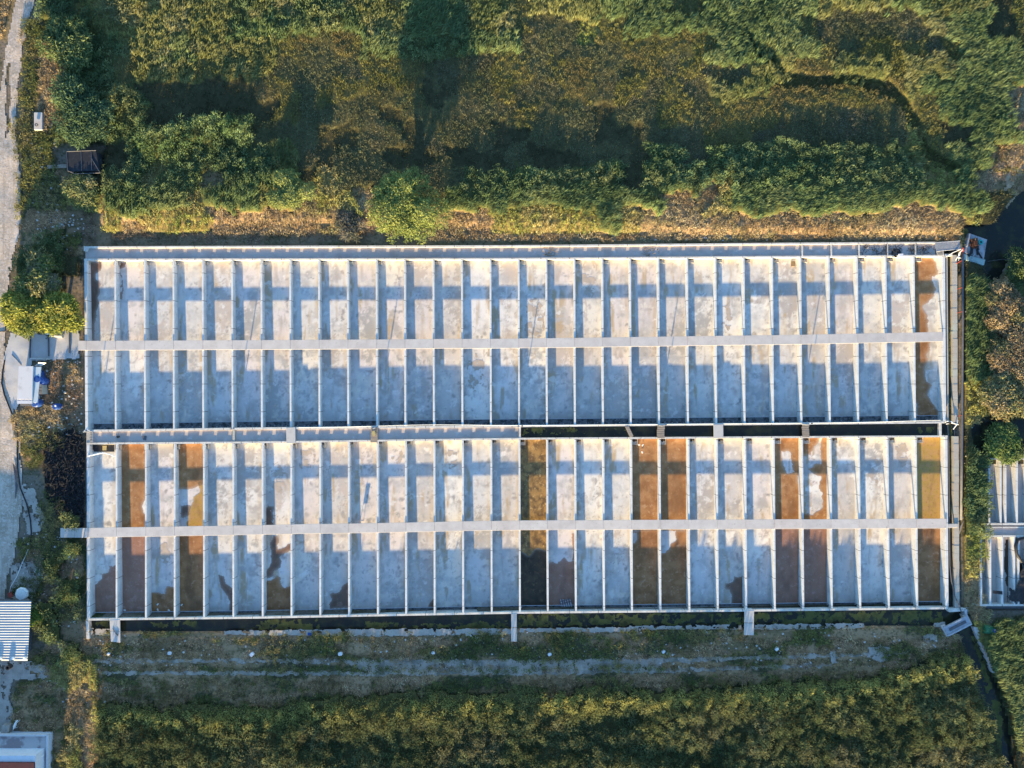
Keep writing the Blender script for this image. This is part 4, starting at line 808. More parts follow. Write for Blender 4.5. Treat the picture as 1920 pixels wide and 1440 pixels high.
# steel grate bridge at the north east corner
root = empty('grating_bridge', P(1778, 461, 1.3), 'grey steel grating bridge at the north east corner of the ponds', 'footbridge')
q0, q1, q2, q3 = (1752, 455), (1756, 471), (1803, 466.5), (1800, 451.5)
m = MB(); n = 26; l = lambda u, v, t: (u[0] + (v[0] - u[0]) * t, u[1] + (v[1] - u[1]) * t)
for k in range(n):
    t0 = k / n; t1 = t0 + .55 / n; m.pquad([l(q0, q3, t0), l(q1, q2, t0), l(q1, q2, t1), l(q0, q3, t1)], 1.3, 1.33)
m.build('grating', M['steel'], root)
m = MB(); m.tube([P(*q0, 1.3), P(*q3, 1.3)], .05, 6); m.tube([P(*q1, 1.3), P(*q2, 1.3)], .05, 6); m.build('side_beam', M['steel'], root)
root = empty('ladder', P(1762, 474, 1.25), 'short steel ladder leading from the grating bridge to the corner pond', 'ladder')
m = MB(); m.tube([P(1756, 470, 1.28), P(1758, 482, 1.2)], .03, 6); m.tube([P(1768, 469, 1.28), P(1770, 481, 1.2)], .03, 6); m.build('rail', M['steel'], root)
for k in range(7): t = k / 7; MB().tube([P(1756 + 2 * t, 470.5 + 11 * t, 1.27 - .07 * t), P(1768 + 2 * t, 469.5 + 11 * t, 1.27 - .07 * t)], .02, 5).build('rung', M['steel'], root)
root = empty('ladder', P(170, 820, 1.2), 'short grey ladder laid across the west end of the dry middle channel', 'ladder')
m = MB(); m.tube([P(168, 808, 1.2), P(168, 831, 1.2)], .03, 6); m.tube([P(174, 808, 1.2), P(174, 831, 1.2)], .03, 6); m.build('rail', M['steel'], root)
for k in range(7): MB().tube([P(168, 810 + 3 * k, 1.2), P(174, 810 + 3 * k, 1.2)], .02, 5).build('rung', M['steel'], root)

# pump raft
root = empty('pump_raft', P(1830, 465, .5), 'grey steel pump raft moored in the dark ditch with a rusty red engine', 'raft')
D = [(1817, 437), (1807, 473), (1845, 486), (1851, 449)]
MB().pquad(D, .25, .85).build('deck', M['raft'], root, bev=.03)
MB().pquad([(1806, 475), (1805, 486), (1845, 498), (1848, 487)], .25, .75).build('float', mat('pale_green_steel', (.36, .48, .46), [(2, (.28, .38, .37), .5, .8)], rough=.6), root, bev=.04)
m = MB(); m.box(-.42, .42, -.7, .7, .9, 1.4, rot=.15, c=(0, 0)); m.box(-.26, .26, -.4, .35, 1.4, 1.65, rot=.15, c=(0, 0)); m.box(-.6, -.42, -.3, .1, .9, 1.2, rot=.15, c=(0, 0)); m.tube([(.35, -.5, 1.1), (.8, -.8, 1.0)], .1, 8); c = P(1829, 456, 1.4)
m.v = [(x + c[0], y + c[1], z) for x, y, z in m.v]; e = m.build('engine', M['rust'], root, bev=.05)
m = MB(); m.tube([P(1829, 450, 1.9), P(1829, 446, 2.1)], .09, 8); m.build('exhaust', M['black'], e)
m = MB(); m.tube([P(1822, 463, .95), P(1822, 474, .95), P(1816, 480, .9)], .18, 8); m.tube([P(1831, 468, .95), P(1841, 484, .9)], .1, 8); m.tube([P(1833, 464, 1.), P(1833, 478, .9)], .14, 8); m.build('suction_pipe', M['black'], root)
c = P(1839, 454, 1.1); m = MB().ring(c, .16, .34, .86, 1.15); m.build('fuel_ring', mat('teal_plastic', (.02, .30, .28), rough=.5), root)
MB().tube([P(1816, 447, .95), P(1813, 462, .95)], .12, 6).build('pipe', M['steel'], root)
MB().tube([P(1827, 476, 1.0), P(1822, 489, .95)], .06, 6).build('mooring_bar', M['steel'], root)
MB().tube([P(1852, 490, .9), P(1880, 486, .7), P(1900, 487, .8)], .03, 5).build('mooring_rope', M['grey'], root)
# corner gear
root = empty('valve_frame', P(1795, 470, 1.1), 'tangle of pale valve pipes with a red cap at the corner by the pump raft', 'valve')
m = MB(); m.tube([P(1773, 482, 1.1), P(1786, 474, 1.3), P(1802, 467, 1.5)], .05, 6); m.tube([P(1796, 484, 1.05), P(1799, 474, 1.4), P(1805, 468, 1.5)], .07, 6); m.tube([P(1792, 488, 1.0), P(1795, 482, 1.3), P(1802, 484, 1.1)], .05, 6); m.tube([P(1801, 471, 1.2), P(1797, 489, 1.1)], .05, 6); m.build('pipes', M['white'], root)
MB().tube([P(1805, 465, 1.4), P(1806, 471, 1.4)], .2, 8).build('cap', M['red'], root)
MB().tube([P(1794, 494, 1.05), P(1800, 490, 1.15), P(1806, 487, 1.1)], .07, 6).build('red_strap', M['red'], root)

# long black pipe on the east side
root = empty('long_pipe', P(1805, 730, 1), 'long straight dark grey pipe running beside the east channel', 'pipe')
MB().tube([P(1805, 468, 1.15), P(1805.5, 600, 1.1), P(1804.5, 720, 1.1), P(1803.5, 860, 1.1), P(1802, 975, 1.05)], .16, 10).build('pipe', M['grey'], root, smooth=True)
for k, y in enumerate((541, 586, 632, 780)):
    MB().tube([P(1795, y + 1, 1.05), P(1800, y - 1, 1.15), P(1804, y - 2, 1.2)], .045, 5).build('strap', M['red'] if k in (0, 1, 3) else M['rust'], root)
root = empty('hose', P(1780, 900, 1), 'thin grey hose hanging along the inner edge of the lower east channel', 'hose')
MB().tube([P(1777, 796, 1.2), P(1779, 830, .95), P(1780, 960, .9), P(1781, 1060, .9), P(1784, 1090, .9), P(1791, 1120, 1.0), P(1799, 1135, 1.2), P(1803, 1150, 1.1)], .075, 8).build('hose', M['grey'], root, smooth=True)
root = empty('pipe_bundle', P(1785, 792, 1.2), 'tangled pale pipes where the middle channel meets the east channel', 'pipes')
m = MB(); m.tube([P(1772, 792, 1.25), P(1776, 789.5, 1.3), P(1785, 791, 1.3), P(1789, 794, 1.2)], .07, 6); m.tube([P(1774, 795, 1.25), P(1784, 793, 1.3), P(1797, 796, 1.2)], .06, 6); m.tube([P(1787, 805, .9), P(1794, 796, 1.2), P(1796, 788, 1.2)], .07, 6); m.build('pipes', M['white'], root)
MB().tube([P(1778, 791, 1.25), P(1781, 794, 1.2)], .2, 8).build('coupling', M['black'], root)
o = slab('leaning_board', [(1801, 986), (1798, 1001), (1800, 1001), (1808, 975)], 1.0, 1.06, M['wood'], 'pale board leaning at the east end of the lower walkway', 'board')
o = slab('end_step', [(1777, 982.5), (1777, 990), (1796, 989), (1796, 982)], .9, 1.1, M['bridge'], 'short concrete step crossing the east channel at the end of the lower walkway', 'step')
# cable along the middle wall
m = MB(); pts = []
for x in range(560, 1776, 14): pts.append(P(x, yUS(x) - 1.2 - 3.0 * max(0, math.sin((x - 560) / 155)) ** 3, 1.17))
tag(m.tube(pts, .035, 5).build('cable', M['white']), 'thin pale cable sagging along the top of the middle channel wall', 'cable')

# gate bridge at the south east corner
root = empty('sluice_gate', P(1795, 1172, 1.3), 'tilted steel sluice gate bridge over the ditch at the south east corner', 'sluice gate')
c = P(1795, 1173, 1.3); m = MB(); m.box(-1.75, 1.75, -.55, .55, 1.25, 1.32, rot=.47, c=(0, 0)); m.v = [(x + c[0], y + c[1], z) for x, y, z in m.v]; m.build('deck', M['steel'], root)
for s in (-1, 1):
    m = MB(); m.box(-1.85, 1.85, s * .62 - .08, s * .62 + .08, 1.25, 1.5, rot=.47, c=(0, 0)); m.v = [(x + c[0], y + c[1], z) for x, y, z in m.v]; m.build('side_beam', M['steel'], root)
m = MB(); m.box(-1.3, 1.3, -.18, .18, 1.32, 1.42, rot=.47, c=(0, 0)); m.v = [(x + c[0], y + c[1], z) for x, y, z in m.v]; m.build('gate_slot', M['grey'], root)
for s in (-1, 1):
    m = MB(); m.box(s * 1.7 - .3, s * 1.7 + .3, -.8, .8, .2, 1.2, rot=.47, c=(0, 0)); m.v = [(x + c[0], y + c[1], z) for x, y, z in m.v]; m.build('abutment', M['pad'], root)
o = slab('ditch_wall', [(1825, 1176), (1861, 1262), (1868, 1262), (1833, 1176)], .0, 1.0, M['pad'], 'pale slanting concrete wall of the south east ditch', 'wall')
o = slab('corner_wall', [(1777, 1141), (1780, 1148), (1808, 1146), (1812, 1140)], .2, 1.1, M['wallx'], 'short wall closing the east channel at the south east corner', 'wall')
o = slab('corner_post', [(1809, 1143), (1810, 1156), (1814, 1156), (1814, 1143)], .3, 1.3, M['steel'], 'short upright slab beside the sluice gate', 'post')
o = slab('corner_kerb', [(160.5, 1164), (162, 1198), (168, 1198), (166, 1164)], .1, 1.05, M['wallx'], 'short kerb wall at the south west corner of the ponds', 'wall')
c = P(1850, 1179, .8); root = empty('green_tank', c, 'green plastic tank half hidden in reeds at the south east corner', 'tank')
m = MB(); m.tube([(-.7, .1, .3), (.7, -.1, .3)], .6, 14); m.build('body', M['green'], root, base=(0, 0, 0))
MB().ring((.5, .05), .1, .22, .85, 1.0).build('lid_ring', M['blue'], root, base=(0, 0, 0))

# ------------------------------------------------------------------ eastern pond block (partly in frame)
root = empty('eastern_pond_block', P(1890, 1000, 0), 'smaller block of narrow concrete tanks at the right edge of the photo', 'fish ponds')
MB().pquad([(1838, 860), (1838, 1068), (2040, 1066), (2040, 860)], -.3, .05).build('tank_floor', M['walk'], root)
MB().pquad([(1838, 1088), (1838, 1140), (2040, 1140), (2040, 1088)], -.3, .05).build('tank_floor', M['walk'], root)
MB().pquad([(1838, 988), (1838, 1140), (2040, 1140), (2040, 988)], -.32, .03).build('tank_floor', M['walk'], root)
for x in (1838, 1855, 1876.5, 1885.5, 1907, 1929, 1951, 1973, 1995, 2017, 2039): 
    MB().pquad([(x - 1.6, 862), (x - 1.6, 981), (x + 1.6, 981), (x + 1.6, 862)], -.2, 1.15).build('divider_wall', M['wall'], root)
for x in (1840, 1857, 1879.5, 1902, 1910, 1929, 1951, 1973, 1995): 
    MB().pquad([(x - 1.6, 1007), (x - 1.6, 1133), (x + 1.6, 1133), (x + 1.6, 1007)], -.2, 1.15).build('divider_wall', M['wall'], root)
for y0, y1, z in ((981, 984.5, 1.153), (988, 990, 1.13), (1004, 1007, 1.15), (1133, 1136.5, 1.15), (859, 862, 1.152)):
    MB().pquad([(1838, y0), (1838, y1), (2040, y1), (2040, y0)], -.2, z).build('cross_wall', M['wallx'], root)
MB().pquad([(1838, 984.5), (1838, 1004), (2040, 1004), (2040, 984.5)], -.2, .88).build('channel_floor', M['chan'], root)
MB().pquad([(1838, 1136.5), (1838, 1141), (2040, 1141), (2040, 1136.5)], -.2, .7).build('outlet_ledge', M['grey'], root)
o = mask_sheet('pond_water', [[(1884, 1010), (1898, 1010), (1900, 1132), (1888, 1120), (1884, 1060)], [(1912, 1060), (1925, 1050), (1940, 1130), (1890, 1130), (1892, 1112), (1908, 1108)]], .07, M['w_green'], warp=2, cell=1.2); tag(o, kind='structure')
r = empty('pond_liner', P(1912, 1040, .9), 'loose black pond liner crumpled over the eastern tanks', 'liner')
m = MB(); m.tube([P(1924, 1008, 1.2), P(1908, 1012, 1.2), P(1904, 1024, 1.2), P(1906, 1038, 1.2), P(1914, 1052, 1.0), P(1922, 1058, .9)], .22, 8); m.build('rolled_edge', M['black'], r, smooth=True)
mask_sheet('sheet', [[(1915, 1070), (1930, 1060), (1930, 1130), (1893, 1128), (1890, 1105), (1905, 1105)]], 1.16, M['black'], warp=2, cell=2, parent=r, zfun=lambda x, y: fbm(x, y, 10, 2) * .25)
o = slab('dark_beam', [(1862, 1107), (1862, 1113), (1880, 1115), (1880, 1109)], 1.16, 1.24, M['black'], 'short black beam laid across an eastern tank', 'beam')

# ------------------------------------------------------------------ yard on the west side
root = empty('hut', P(158, 304, .75), 'dark flat-roofed hut with a pale rim under the trees', 'hut')
MB().pquad([(126, 285), (127, 322), (185, 320), (182, 285)], .7, 2.3).build('wall', M['net'], root)
MB().pquad([(124, 283), (126, 322), (186, 320), (180, 282)], 2.3, 2.4).build('roof', M['net'], root)
m = MB()
for a, c in (((125, 283), (127, 320)), ((152, 284), (153, 320)), ((171, 284), (172, 319)), ((127, 320), (141, 326)), ((141, 326), (188, 324)), ((125, 284), (180, 282)), ((171, 296), (188, 324))): m.tube([P(*a, 2.45), P(*c, 2.45)], .045, 5)
m.build('roof_frame', M['grey'], root)
MB().pquad([(172, 292), (178, 319), (190, 323), (189, 298)], 1.5, 1.58).build('awning', M['grey'], root)
o = slab('plank_walk', [(88, 309.5), (88, 316), (125, 314.5), (125, 307.5)], .95, 1.05, M['wood'], 'narrow plank walk leading to the dark hut', 'walkway')
c = P(75, 229, .9); root = empty('white_tank', c, 'small white rectangular tank lying in weeds beside the gravel road', 'tank')
MB().box(-.6, .6, -1.25, 1.25, -.2, .4).build('body', M['walk'], root, base=(0, 0, 0), bev=.06)
MB().ring((-.1, -.6), .12, .24, .55, .65).build('cap', M['grey'], root, base=(0, 0, 0))
c = P(53, 505, .85); root = empty('well', c, 'round concrete well ring with a lid beside the bushes', 'well')
MB().ring((0, 0), .75, .92, -.2, .3, 24).build('ring', M['old'], root, base=(0, 0, 0))
m = MB(); m.tube([(0, 0, .2), (0, 0, .27)], .76, 24); m.build('lid', M['old'], root, base=(0, 0, 0))
MB().tube([(-.1, .1, .3), (-.1, .35, .34), (.15, .35, .3)], .03, 5).build('handle', M['grey'], root, base=(0, 0, 0))
# cabin
root = empty('cabin', P(56, 722, .8), 'white flat-roofed cabin with a blue grey lean-to beside the gravel road', 'cabin')
MB().pquad([(36, 688), (33, 754), (59, 754), (61.5, 688)], .7, 2.2).build('wall', M['stucco'], root)
MB().pquad([(35, 686.5), (32, 749), (60, 749), (62, 686.5)], 2.203, 2.35).build('roof', M['paint'], root, bev=.02)
MB().pquad([(32, 751.5), (32, 757), (59.5, 757), (60, 751.5)], 2.1, 2.3).build('roof_edge', M['paint'], root)
MB().pquad([(62.5, 688), (60, 755), (70, 755), (77, 688)], 1.95, 2.08).build('lean_to_roof', M['bluegrey'], root)
MB().pquad([(63, 690), (61, 753), (64, 753), (66, 690)], .7, 1.94).build('lean_to_wall', M['stucco'], root)
for px_, py_ in ((68.5, 752), (73, 720), (75.5, 690)): MB().tube([P(px_, py_, .7), (P(px_, py_, 1.94)[0], P(px_, py_, 1.94)[1], 1.94)], .06, 6).build('post', M['steel'], root)
MB().pquad([(38, 757.5), (38, 761.5), (60, 761.5), (60, 757.5)], 1.6, 1.75).build('window_ledge', M['grey'], root)
root = empty('metal_sheet', P(75, 683, 1.5), 'white tilted sheet leaning behind the cabin', 'panel')
m = MB(); t = [P(64, 687, .95), P(77, 687, 1.2), P(87, 680.5, 2.2), P(73, 679.5, 2.2)]; m.poly_prism([(x, y, z + .04) for x, y, z in t], t); m.build('face', M['white'], root)
r = np.random.default_rng(3)
for k, (px, py, s, lab) in enumerate(((77, 702, .75, 'dark blue barrel against the top of the cabin lean-to'), (74, 714, .7, 'blue barrel with a pale spot beside the cabin'), (81, 711, .65, 'middle blue barrel of the cluster beside the cabin'), (87, 715, .6, 'outermost blue barrel of the cluster beside the cabin'), (70, 737, .6, 'blue barrel squeezed between cabin and crates'), (75, 755, .7, 'bright blue barrel at the lower corner of the cabin'), (112.5, 762, .5, 'lone blue barrel standing in the dark litter'))):
    c = P(px, py, .8); root = empty('barrel', c, lab, 'barrel', 'blue barrels beside the cabin'); h = .9 + .5 * r.random()
    m = MB(); m.tube([(0, 0, 0), (0, 0, h * .3), (0, 0, h * .5), (0, 0, h * .9), (0, 0, h)], [s * .8, s * .86, s * .9, s * .86, s * .7], 14); m.build('body', M['blue'], root, base=(0, 0, 0))
    m = MB(); m.tube([(.1, .1, h), (.1, .1, h + .05)], .14, 10); m.build('bung', M['white'] if k in (1, 5, 6) else M['blue'], root, base=(0, 0, 0))
for k in range(3):
    c = P(82 + k * .5, 727 + 6 * k - 3, .8); root = empty('crate', c, ['upper stack of grey slatted crates beside the cabin', 'middle stack of grey slatted crates beside the cabin', 'lower stack of grey slatted crates beside the cabin'][k], 'crates', 'slatted crates beside the cabin')
    for q in range(5): MB().box(-.5, .5, -.22 + q * .11, -.15 + q * .11, 1.2, 1.24).build('slat', M['wood'], root, base=(0, 0, 0))
    MB().box(-.5, .5, -.22, .24, 0, 1.19).build('box', M['old'], root, base=(0, 0, 0))
root = empty('pipe_pile', P(102, 626, .95), 'old pipes lying on the concrete pad below the willows', 'pipes')
MB().tube([P(95, 627.5, 1.1), P(118, 630.5, 1.1)], .26, 10).build('pipe', M['old'], root)
MB().tube([P(86, 625.5, 1.02), P(117, 624.5, 1.02)], .14, 8).build('pipe', M['white'], root)
MB().tube([P(80, 620, 1.), P(84, 627, 1.), P(92, 631, 1.), P(86, 635, 1.)], .1, 8).build('bent_pipe', M['grey'], root)
MB().ring(P(84, 622, 0), .35, .5, .85, 1.1).build('hoop', M['grey'], root)
for k, (x0, x1, y0, y1) in enumerate(((56, 55.5, 615, 672), (90, 90.5, 616, 668), (129.5, 129.5, 618, 662))):
    m = MB().pquad([(x0 - .8, y0), (x1 - .8, y1), (x1 + .8, y1), (x0 + .8, y0)], .8, 1.0)
    tag(m.build('pad_kerb', M['grey']), ['leftmost dark kerb line across the concrete pad', 'middle dark kerb line across the concrete pad', 'rightmost dark kerb line across the concrete pad'][k], 'kerb', 'kerbs across the concrete pad')
tag(MB().pquad([(56, 671), (56, 673), (90, 674), (90, 672)], .6, 1.2).build('low_wall', M['wallx']), 'thin white low wall on the south side of the pad', 'wall')
tag(MB().tube([P(-10, 622, .86), P(10, 621, .87), P(28, 625, .88), P(40, 630, .88), P(50, 636, .87)], .05, 6).build('hose', M['black'], smooth=True), 'black hose curving across the road onto the concrete pad', 'hose')
tag(MB().tube([P(22, 665, .86), P(32, 675, .86), P(40, 685, .86)], .04, 6).build('hose', M['grey'], smooth=True), 'short grey hose ending at the cabin corner', 'hose')
tag(MB().tube([P(9, 675, .87), P(5, 695, .87), P(3, 718, .87), P(8, 740, .87), P(16, 760, .87), P(22, 775, .87), P(29, 790, .87), P(33, 815, .87), P(32, 850, .87), P(33, 880, .87), P(38, 915, .87), P(50, 945, .87), P(57, 975, .87), P(59, 1005, .87), P(55, 1025, .87)], .085, 7).build('water_pipe', M['black'], smooth=True), 'long black water pipe snaking down beside the gravel road', 'pipe')
tag(MB().tube([P(53, 1030, .95), P(42, 1055, .95), P(32, 1080, .95), P(20, 1100, .95), P(17, 1115, .95)], .05, 5).build('thin_pipe', M['white'], smooth=True), 'thin pale pipe running to the tin roofed shed', 'pipe')
root = empty('cable_bundle', P(29, 900, .9), 'bundle of dark rods lying on the road edge', 'rods')
for k in range(6): MB().tube([P(24 + k * 1.6, 868 + k * 2, .92), P(29 + k * .5, 900, .95), P(29 + k * .7, 935 - k * 4, .92)], .035, 5).build('rod', M['grey'], root)
tag(MB().tube([P(41, 280, .8), P(42, 300, .8), P(40, 405, .9)], .05, 5).build('edge_pipe', M['black']), 'straight black pipe along the right edge of the gravel road', 'pipe')
# tin roofed shed
root = empty('shed', P(20, 1182, .75), 'shed with a pale corrugated tin roof at the left edge', 'shed')
MB().pquad([(-120, 1131), (-120, 1230), (38, 1230), (44, 1131)], .6, 2.9).build('wall', M['grey'], root)
m = MB(); n = 23; b = 0
cx = [-125, 58.5]; 
for k in range(n * 2 + 1):
    t = k / (2 * n); y = 1127 + (1239 - 1127) * t; z = 3.25 + (.045 if k % 2 else -.045) - .25 * t; xr = 58.5 - 7 * t
    m.v += [P(-125, y, z), P(xr, y, z)]
    if k: m.f.append([b - 2, b - 1, b + 1, b]); 
    b += 2
o = m.build('roof', M['tin'], root); s_ = o.modifiers.new('s', 'SOLIDIFY'); s_.thickness = .02
for k, x in enumerate((2, 25, 47.5)):
    vr = MB().ring(P(x, 1233.5, 0), .2, .33, 2.9, 3.55, 16).build('roof_vent', M['black'], root)
    c = P(x, 1233.5, 3.05); m = MB(); m.tube([(c[0], c[1], 3.0), (c[0], c[1], 3.3)], .195, 12); m.build('vent_core', M['white'], vr)
root = empty('scrap_heap', P(42, 1116, .9), 'white tarpaulin bundle and boards beside the shed roof', 'scrap')
m = MB(); 
for k in range(5): m.tube([P(16 + 3 * k, 1116 + 2.2 * k, .95 + .1 * k), P(48 + 2 * k, 1119 + 1.5 * k, 1.0 + .1 * k)], .07, 5)
m.build('boards', M['wood'], root)
c = P(42, 1113, 1.1); m = MB(); 
m.tube([(c[0], c[1], .85), (c[0], c[1], 1.2), (c[0], c[1], 1.45), (c[0], c[1], 1.5)], [.85, .95, .8, .3], 9); m.build('tarpaulin', M['white'], root)
MB().box(*(lambda q: (q[0] - .25, q[0] + .25, q[1] - .35, q[1] + .35))(P(30, 1111, 0)), .85, 1.2, rot=.5).build('red_box', M['red'], root)
root = empty('red_barrow', P(66, 1137, .85), 'red and pink plastic junk next to the shed wall', 'junk')
for k, (x, y) in enumerate(((64, 1131), (67, 1136), (66, 1141), (64, 1138))):
    c = P(x, y, 0); MB().box(c[0] - .22, c[0] + .22, c[1] - .2, c[1] + .2, .8, 1.1 + .1 * k, rot=k).build('box', M['red'] if k % 2 == 0 else M['white'], root)
# building at the bottom left
root = empty('house', P(40, 1420, .75), 'white house with a stained concrete terrace and dark red roof at the bottom left', 'house')
MB().pquad([(-150, 1377), (-150, 1560), (89, 1560), (91, 1378)], .4, 1.7).build('storey', M['stucco'], root)
MB().pquad([(-150, 1379), (-150, 1560), (86, 1560), (88, 1380)], 1.703, 1.8).build('terrace', M['terrace'], root)
for q in ([(86.5, 1380), (85.5, 1560), (89, 1560), (91, 1378)], [(-150, 1376.5), (-150, 1380), (84, 1381), (91, 1377.5)]):
    MB().pquad(q, 1.75, 2.1).build('parapet', M['paint'], root)
MB().pquad([(-150, 1417), (-150, 1560), (66, 1560), (66, 1417)], 1.801, 3.8).build('upper_wall', M['stucco'], root)
MB().pquad([(-155, 1428.5), (-155, 1570), (64, 1570), (64, 1430)], 3.803, 4.0).build('roof', M['maroon'], root)
for x in (16, 46):
    a = P(x, 1417, 1.8); w = MB().box(a[0] - .75, a[0] + .75, a[1] - .02, a[1] + .06, 2.2, 3.35).build('window', M['white'], root)
    m = MB(); m.box(a[0] - .68, a[0] - .04, a[1] + .06, a[1] + .075, 2.27, 3.28); m.box(a[0] + .04, a[0] + .68, a[1] + .06, a[1] + .075, 2.27, 3.28); m.build('pane', M['glass'], w)
m = MB(); m.tube([P(70, 1421, 2.3), P(79, 1415, 2.3)], .3, 10); m.build('water_heater', M['white'], root)
o = slab('steps', [(4, 1360), (1, 1378), (14, 1378), (18, 1360)], .8, 1.6, M['dust'], 'grey steps leading up to the house terrace', 'steps')
m = MB(); c = o.data
# white dog on the dark grass
root = empty('dog', P(33, 1357, .78), 'white dog standing on the dark grass near the house', 'dog')
me = bpy.data.meshes.new('body'); 
sk = [((0, 0, .62), .17), ((.10, .22, .64), .16), ((.18, .42, .62), .18), ((.30, .58, .72), .11), ((.42, .70, .80), .12), ((.56, .76, .77), .06), ((-.10, -.24, .62), .15), ((-.20, -.5, .60), .04), ((-.26, -.74, .5), .03),
      ((.10, .46, .34), .05), ((.10, .48, .04), .04), ((.28, .40, .34), .05), ((.30, .44, .04), .04), ((-.20, -.22, .38), .07), ((-.22, -.34, .20), .04), ((-.22, -.28, .03), .035), ((.0, -.30, .38), .07), ((.0, -.42, .20), .04), ((.0, -.36, .03), .035)]
ed = [(0, 1), (1, 2), (2, 3), (3, 4), (4, 5), (0, 6), (6, 7), (7, 8), (2, 9), (9, 10), (2, 11), (11, 12), (6, 13), (13, 14), (14, 15), (6, 16), (16, 17), (17, 18)]
me.from_pydata([(p[0] * 1.15, p[1] * 1.15, p[2]) for p, _ in sk], ed, []); me.materials.append(M['white']); d = link(bpy.data.objects.new('body', me)); d.parent = root
d.modifiers.new('skin', 'SKIN'); sv = me.skin_vertices[0].data
for k, (_, rr) in enumerate(sk): sv[k].radius = (rr, rr)
sv[0].use_root = True; s2 = d.modifiers.new('sub', 'SUBSURF'); s2.levels = 1; s2.render_levels = 1
m = MB()
for sgn in (-1, 1): m.tube([(.45 + sgn * .07, .78 - sgn * .07, .88), (.45 + sgn * .09, .76 - sgn * .09, .98)], [.045, .01], 6)
m.build('ears', M['white'], root, base=(0, 0, 0))

# ------------------------------------------------------------------ small things on the grass
for k, (x, y, s, lab) in enumerate(((205, 1225, .35, 'small crumpled white sack leftmost on the grass bank'), (319, 1224, .42, 'white sack below the leftmost canal footbridge on a weedy tuft'), (473, 1226, .5, 'large white block near the left part of the track'), (638.5, 1225, .48, 'white block north of the yellow grass patch'), (812.5, 1223, .4, 'white block left of the middle footbridge'), (1030.5, 1226, .42, 'square white block right of the middle footbridge'), (1243.5, 1221, .42, 'white block left of the right footbridge'), (1455.5, 1216, .45, 'white rounded block below and right of the right footbridge'))):
    s *= .62; a = rng.random(); c = P(x, y, .85); o = MB().box(-s, s, -s * .8, s * .8, -.1, .35, rot=a, c=(0, 0)).build('white_block', M['stucco'], base=(0, 0, 0), bev=.1); o.location = c
    tag(o, lab, 'block', 'white blocks in a row along the track')
o = slab('blue_sheet', [(577, 1186), (577, 1191), (583, 1192), (584, 1187)], .9, .94, M['blue'], 'small blue plastic scrap on the pale kerb strip', 'scrap')
o = slab('white_board', [(1320, 1182), (1326, 1188), (1328, 1187), (1322, 1181)], .9, .95, M['bluegrey'], 'small pale board near the right footbridge', 'board')
o = slab('grate', [(265.5, 817), (268, 825), (274, 825.5), (275, 817)], .94, .98, M['grey'], 'small dark grate lying in the dry middle channel', 'grate')
for k, (x, y, rr, lab) in enumerate(((222, 819, .18, 'dark lump near the west end of the dry middle channel'), (1680, 474.5, .62, 'dark tyre-like ring in the north channel among debris'))):
    c = P(x, y, .94); o = MB().ring((0, 0), rr * .4, rr, 0, .18, 14).build('tyre', M['black'], base=(0, 0, 0)); o.location = c; tag(o, lab, 'ring')
o = slab('sack', [(1685, 476), (1686, 482), (1694, 482), (1694, 475)], 1.16, 1.3, M['stucco'], 'pale sack on the wall of the north channel', 'sack')
root = empty('debris', P(1680, 472, .93), 'tangle of branches and litter in the east part of the north channel', 'debris')
m = MB(); r = np.random.default_rng(9)
for k in range(150):
    x, y = r.uniform(1612, 1750), r.uniform(460, 477); c = P(x, y, .97 + r.random() * .15); a = r.uniform(0, 6.28); l = r.uniform(.3, 1.1)
    m.tube([c, (c[0] + l * math.cos(a), c[1] + min(l * math.sin(a), .3), c[2] + .05)], .025, 3, False)
m.build('branches', M['net'], root)
m = MB()
for (x0, x1) in ((1012, 1050), (1195, 1240)):
    for k in range(40):
        x, y = r.normal((x0 + x1) / 2, 8), r.uniform(463, 480); c = P(x, y, .97); a = r.uniform(0, 6.28); l = r.uniform(.2, .6)
        m.tube([c, (c[0] + l * math.cos(a), c[1] + l * .5 * math.sin(a), c[2] + .08)], .025, 3, False)
m.build('twigs', M['straw'], root)
# rack floating in the reddish pond
root = empty('metal_rack', P(1061, 1128, .1), 'small metal rack of bars lying in the reddish pond', 'rack')
for k in range(5): MB().tube([P(1051 + k * 4.4, 1124, .12), P(1054 + k * 4.4, 1137, .22)], .09, 6).build('bar', M['steel'], root)
m = MB(); m.tube([P(1050, 1133, .3), P(1072, 1127, .3)], .05, 5); m.tube([P(1051, 1128, .3), P(1071, 1122, .3)], .05, 5); m.build('cross_bar', M['grey'], root)
# frame of guessed shape, added in a lower pond to cast the long shadow
c = P(679, 974, .0); root = empty('shadow_frame', c, 'slim metal frame added in a lower pond beside the walkway to cast a long shadow', 'shadow_frame')
m = MB(); m.tube([(-.25, 0, 0), (-.12, 0, .55), (0, 0, 1.2), (.1, 0, 1.5)], .03, 6); m.tube([(.25, 0, 0), (.12, 0, .55)], .03, 6); m.build('frame', M['steel'], root, base=(0, 0, 0))
m = MB(); m.box(-.2, .38, -.03, .03, .35, .8); m.build('panel', M['steel'], root, base=(0, 0, 0))
c = P(1486.5, 495, .26); o = MB().box(-.28, .28, -.35, .35, 0, .25).build('box', M['orangew'], base=(0, 0, 0)); o.data.materials[0] = M['straw']; o.location = c; tag(o, 'small orange brown box on the floor of an upper pond near the north wall', 'box')
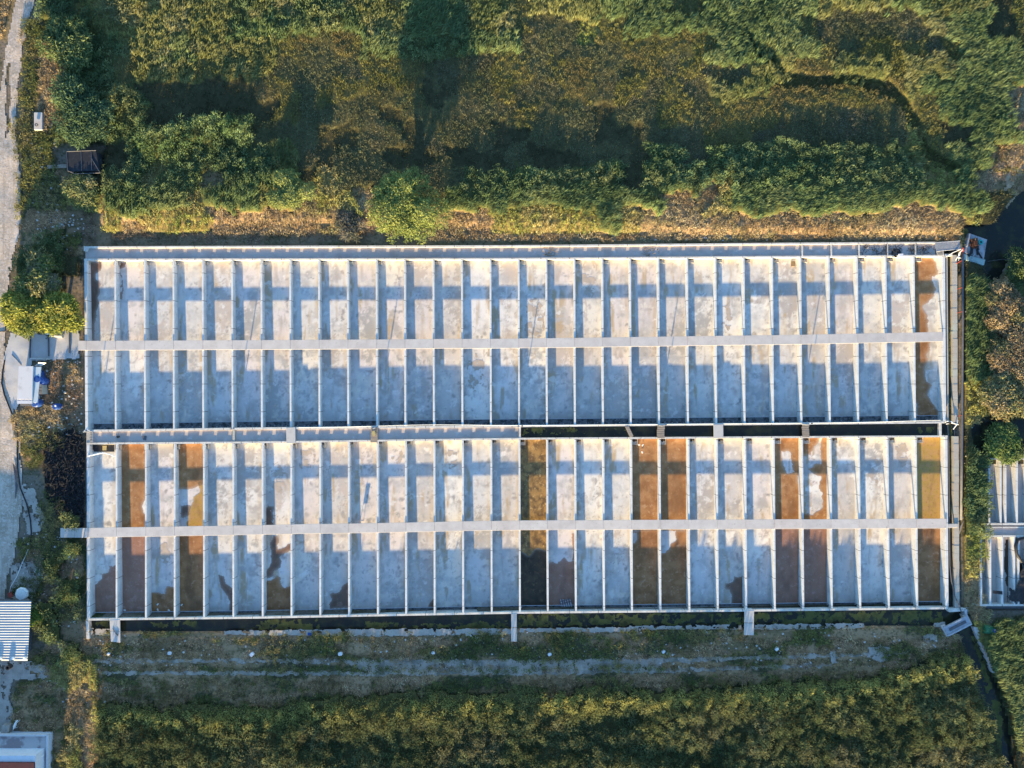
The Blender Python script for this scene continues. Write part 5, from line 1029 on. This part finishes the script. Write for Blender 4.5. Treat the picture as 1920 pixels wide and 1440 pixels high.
# collapsed boards at the first lower pond
root = empty('broken_lid', P(195, 848, 1), 'bent white boards and junk over the north end of the first lower pond', 'boards')
m = MB(); m.tube([P(165, 855, 1.2), P(186, 850, 1.05), P(195, 849, .95)], .09, 6); m.build('board', M['white'], root)
m = MB(); m.tube([P(195, 849, .95), P(206, 852, 1.0), P(216, 856, 1.1)], .07, 6); m.build('board', M['white'], root)
m = MB(); m.pquad([(172, 834), (176, 847), (214, 847), (214, 834)], .35, .42); m.build('platform', M['net'], root)
c = P(200, 839.5, 0); MB().box(c[0] - .28, c[0] + .28, c[1] - .32, c[1] + .32, .42, .55).build('crate', M['orangew'], root)
# rim posts of the inner east wall etc. small white litter in ponds
litter = [(1198, 834), (1205, 834.5), (1204, 848), (234, 1144), (296, 1133), (296, 1143), (317, 1144), (341, 1134), (977, 1138), (98, 762), (92, 801), (73, 808)]
for k, (x, y) in enumerate(litter):
    z = .25 if y < 900 and x > 1000 else (-.1 if x > 200 else .9); c = P(x, y, z); o = MB().box(-.16, .16, -.09, .09, 0, .08, rot=k, c=(0, 0)).build('litter', M['white'], base=(0, 0, 0), bev=.02); o.location = c
    tag(o, ['bit of white litter floating in the orange pond by the north wall, left one', 'bit of white litter floating in the orange pond by the north wall, right one', 'lowest bit of white litter in the upper part of the orange pond', 'white litter at the foot of the second lower pond', 'upper white scrap at the foot of the third lower pond', 'lower left white scrap at the foot of the third lower pond', 'lower right white scrap at the foot of the third lower pond', 'white scrap in the brown fourth lower pond', 'white scrap on the wall at the foot of the dark green pond', 'white scrap in the dark litter near the lone blue barrel', 'white scrap on straw below the cabin, right one', 'white scrap on straw below the cabin, left one'][k], 'litter', 'scraps of white litter')

# pale rubble, stones and rubbish scattered over the yard and banks
r = np.random.default_rng(21); m = MB()
AREAS = (((70, 158, 400, 470), 110), ((60, 155, 676, 830), 190), ((40, 150, 1000, 1180), 120), ((30, 110, 1060, 1110), 60), ((180, 1780, 1184, 1250), 420), ((70, 200, 1250, 1330), 60), ((850, 1780, 425, 452), 160), ((45, 120, 250, 400), 60), ((1800, 1832, 480, 1140), 60))
for (x0, x1, y0, y1), n in AREAS:
    for _ in range(n):
        x, y = r.uniform(x0, x1), r.uniform(y0, y1); c = P(x, y, .8); q = .04 + .10 * r.random() ** 3; z0 = .72 if y > 470 else .78
        m.box(c[0] - q, c[0] + q, c[1] - q * r.uniform(.4, 1), c[1] + q * .7, z0, z0 + .1 + q, rot=r.uniform(0, 3))
tag(m.build('rubble', M['bridge']), 'small pale stones and rubbish strewn over the yard and banks', kind='stuff')
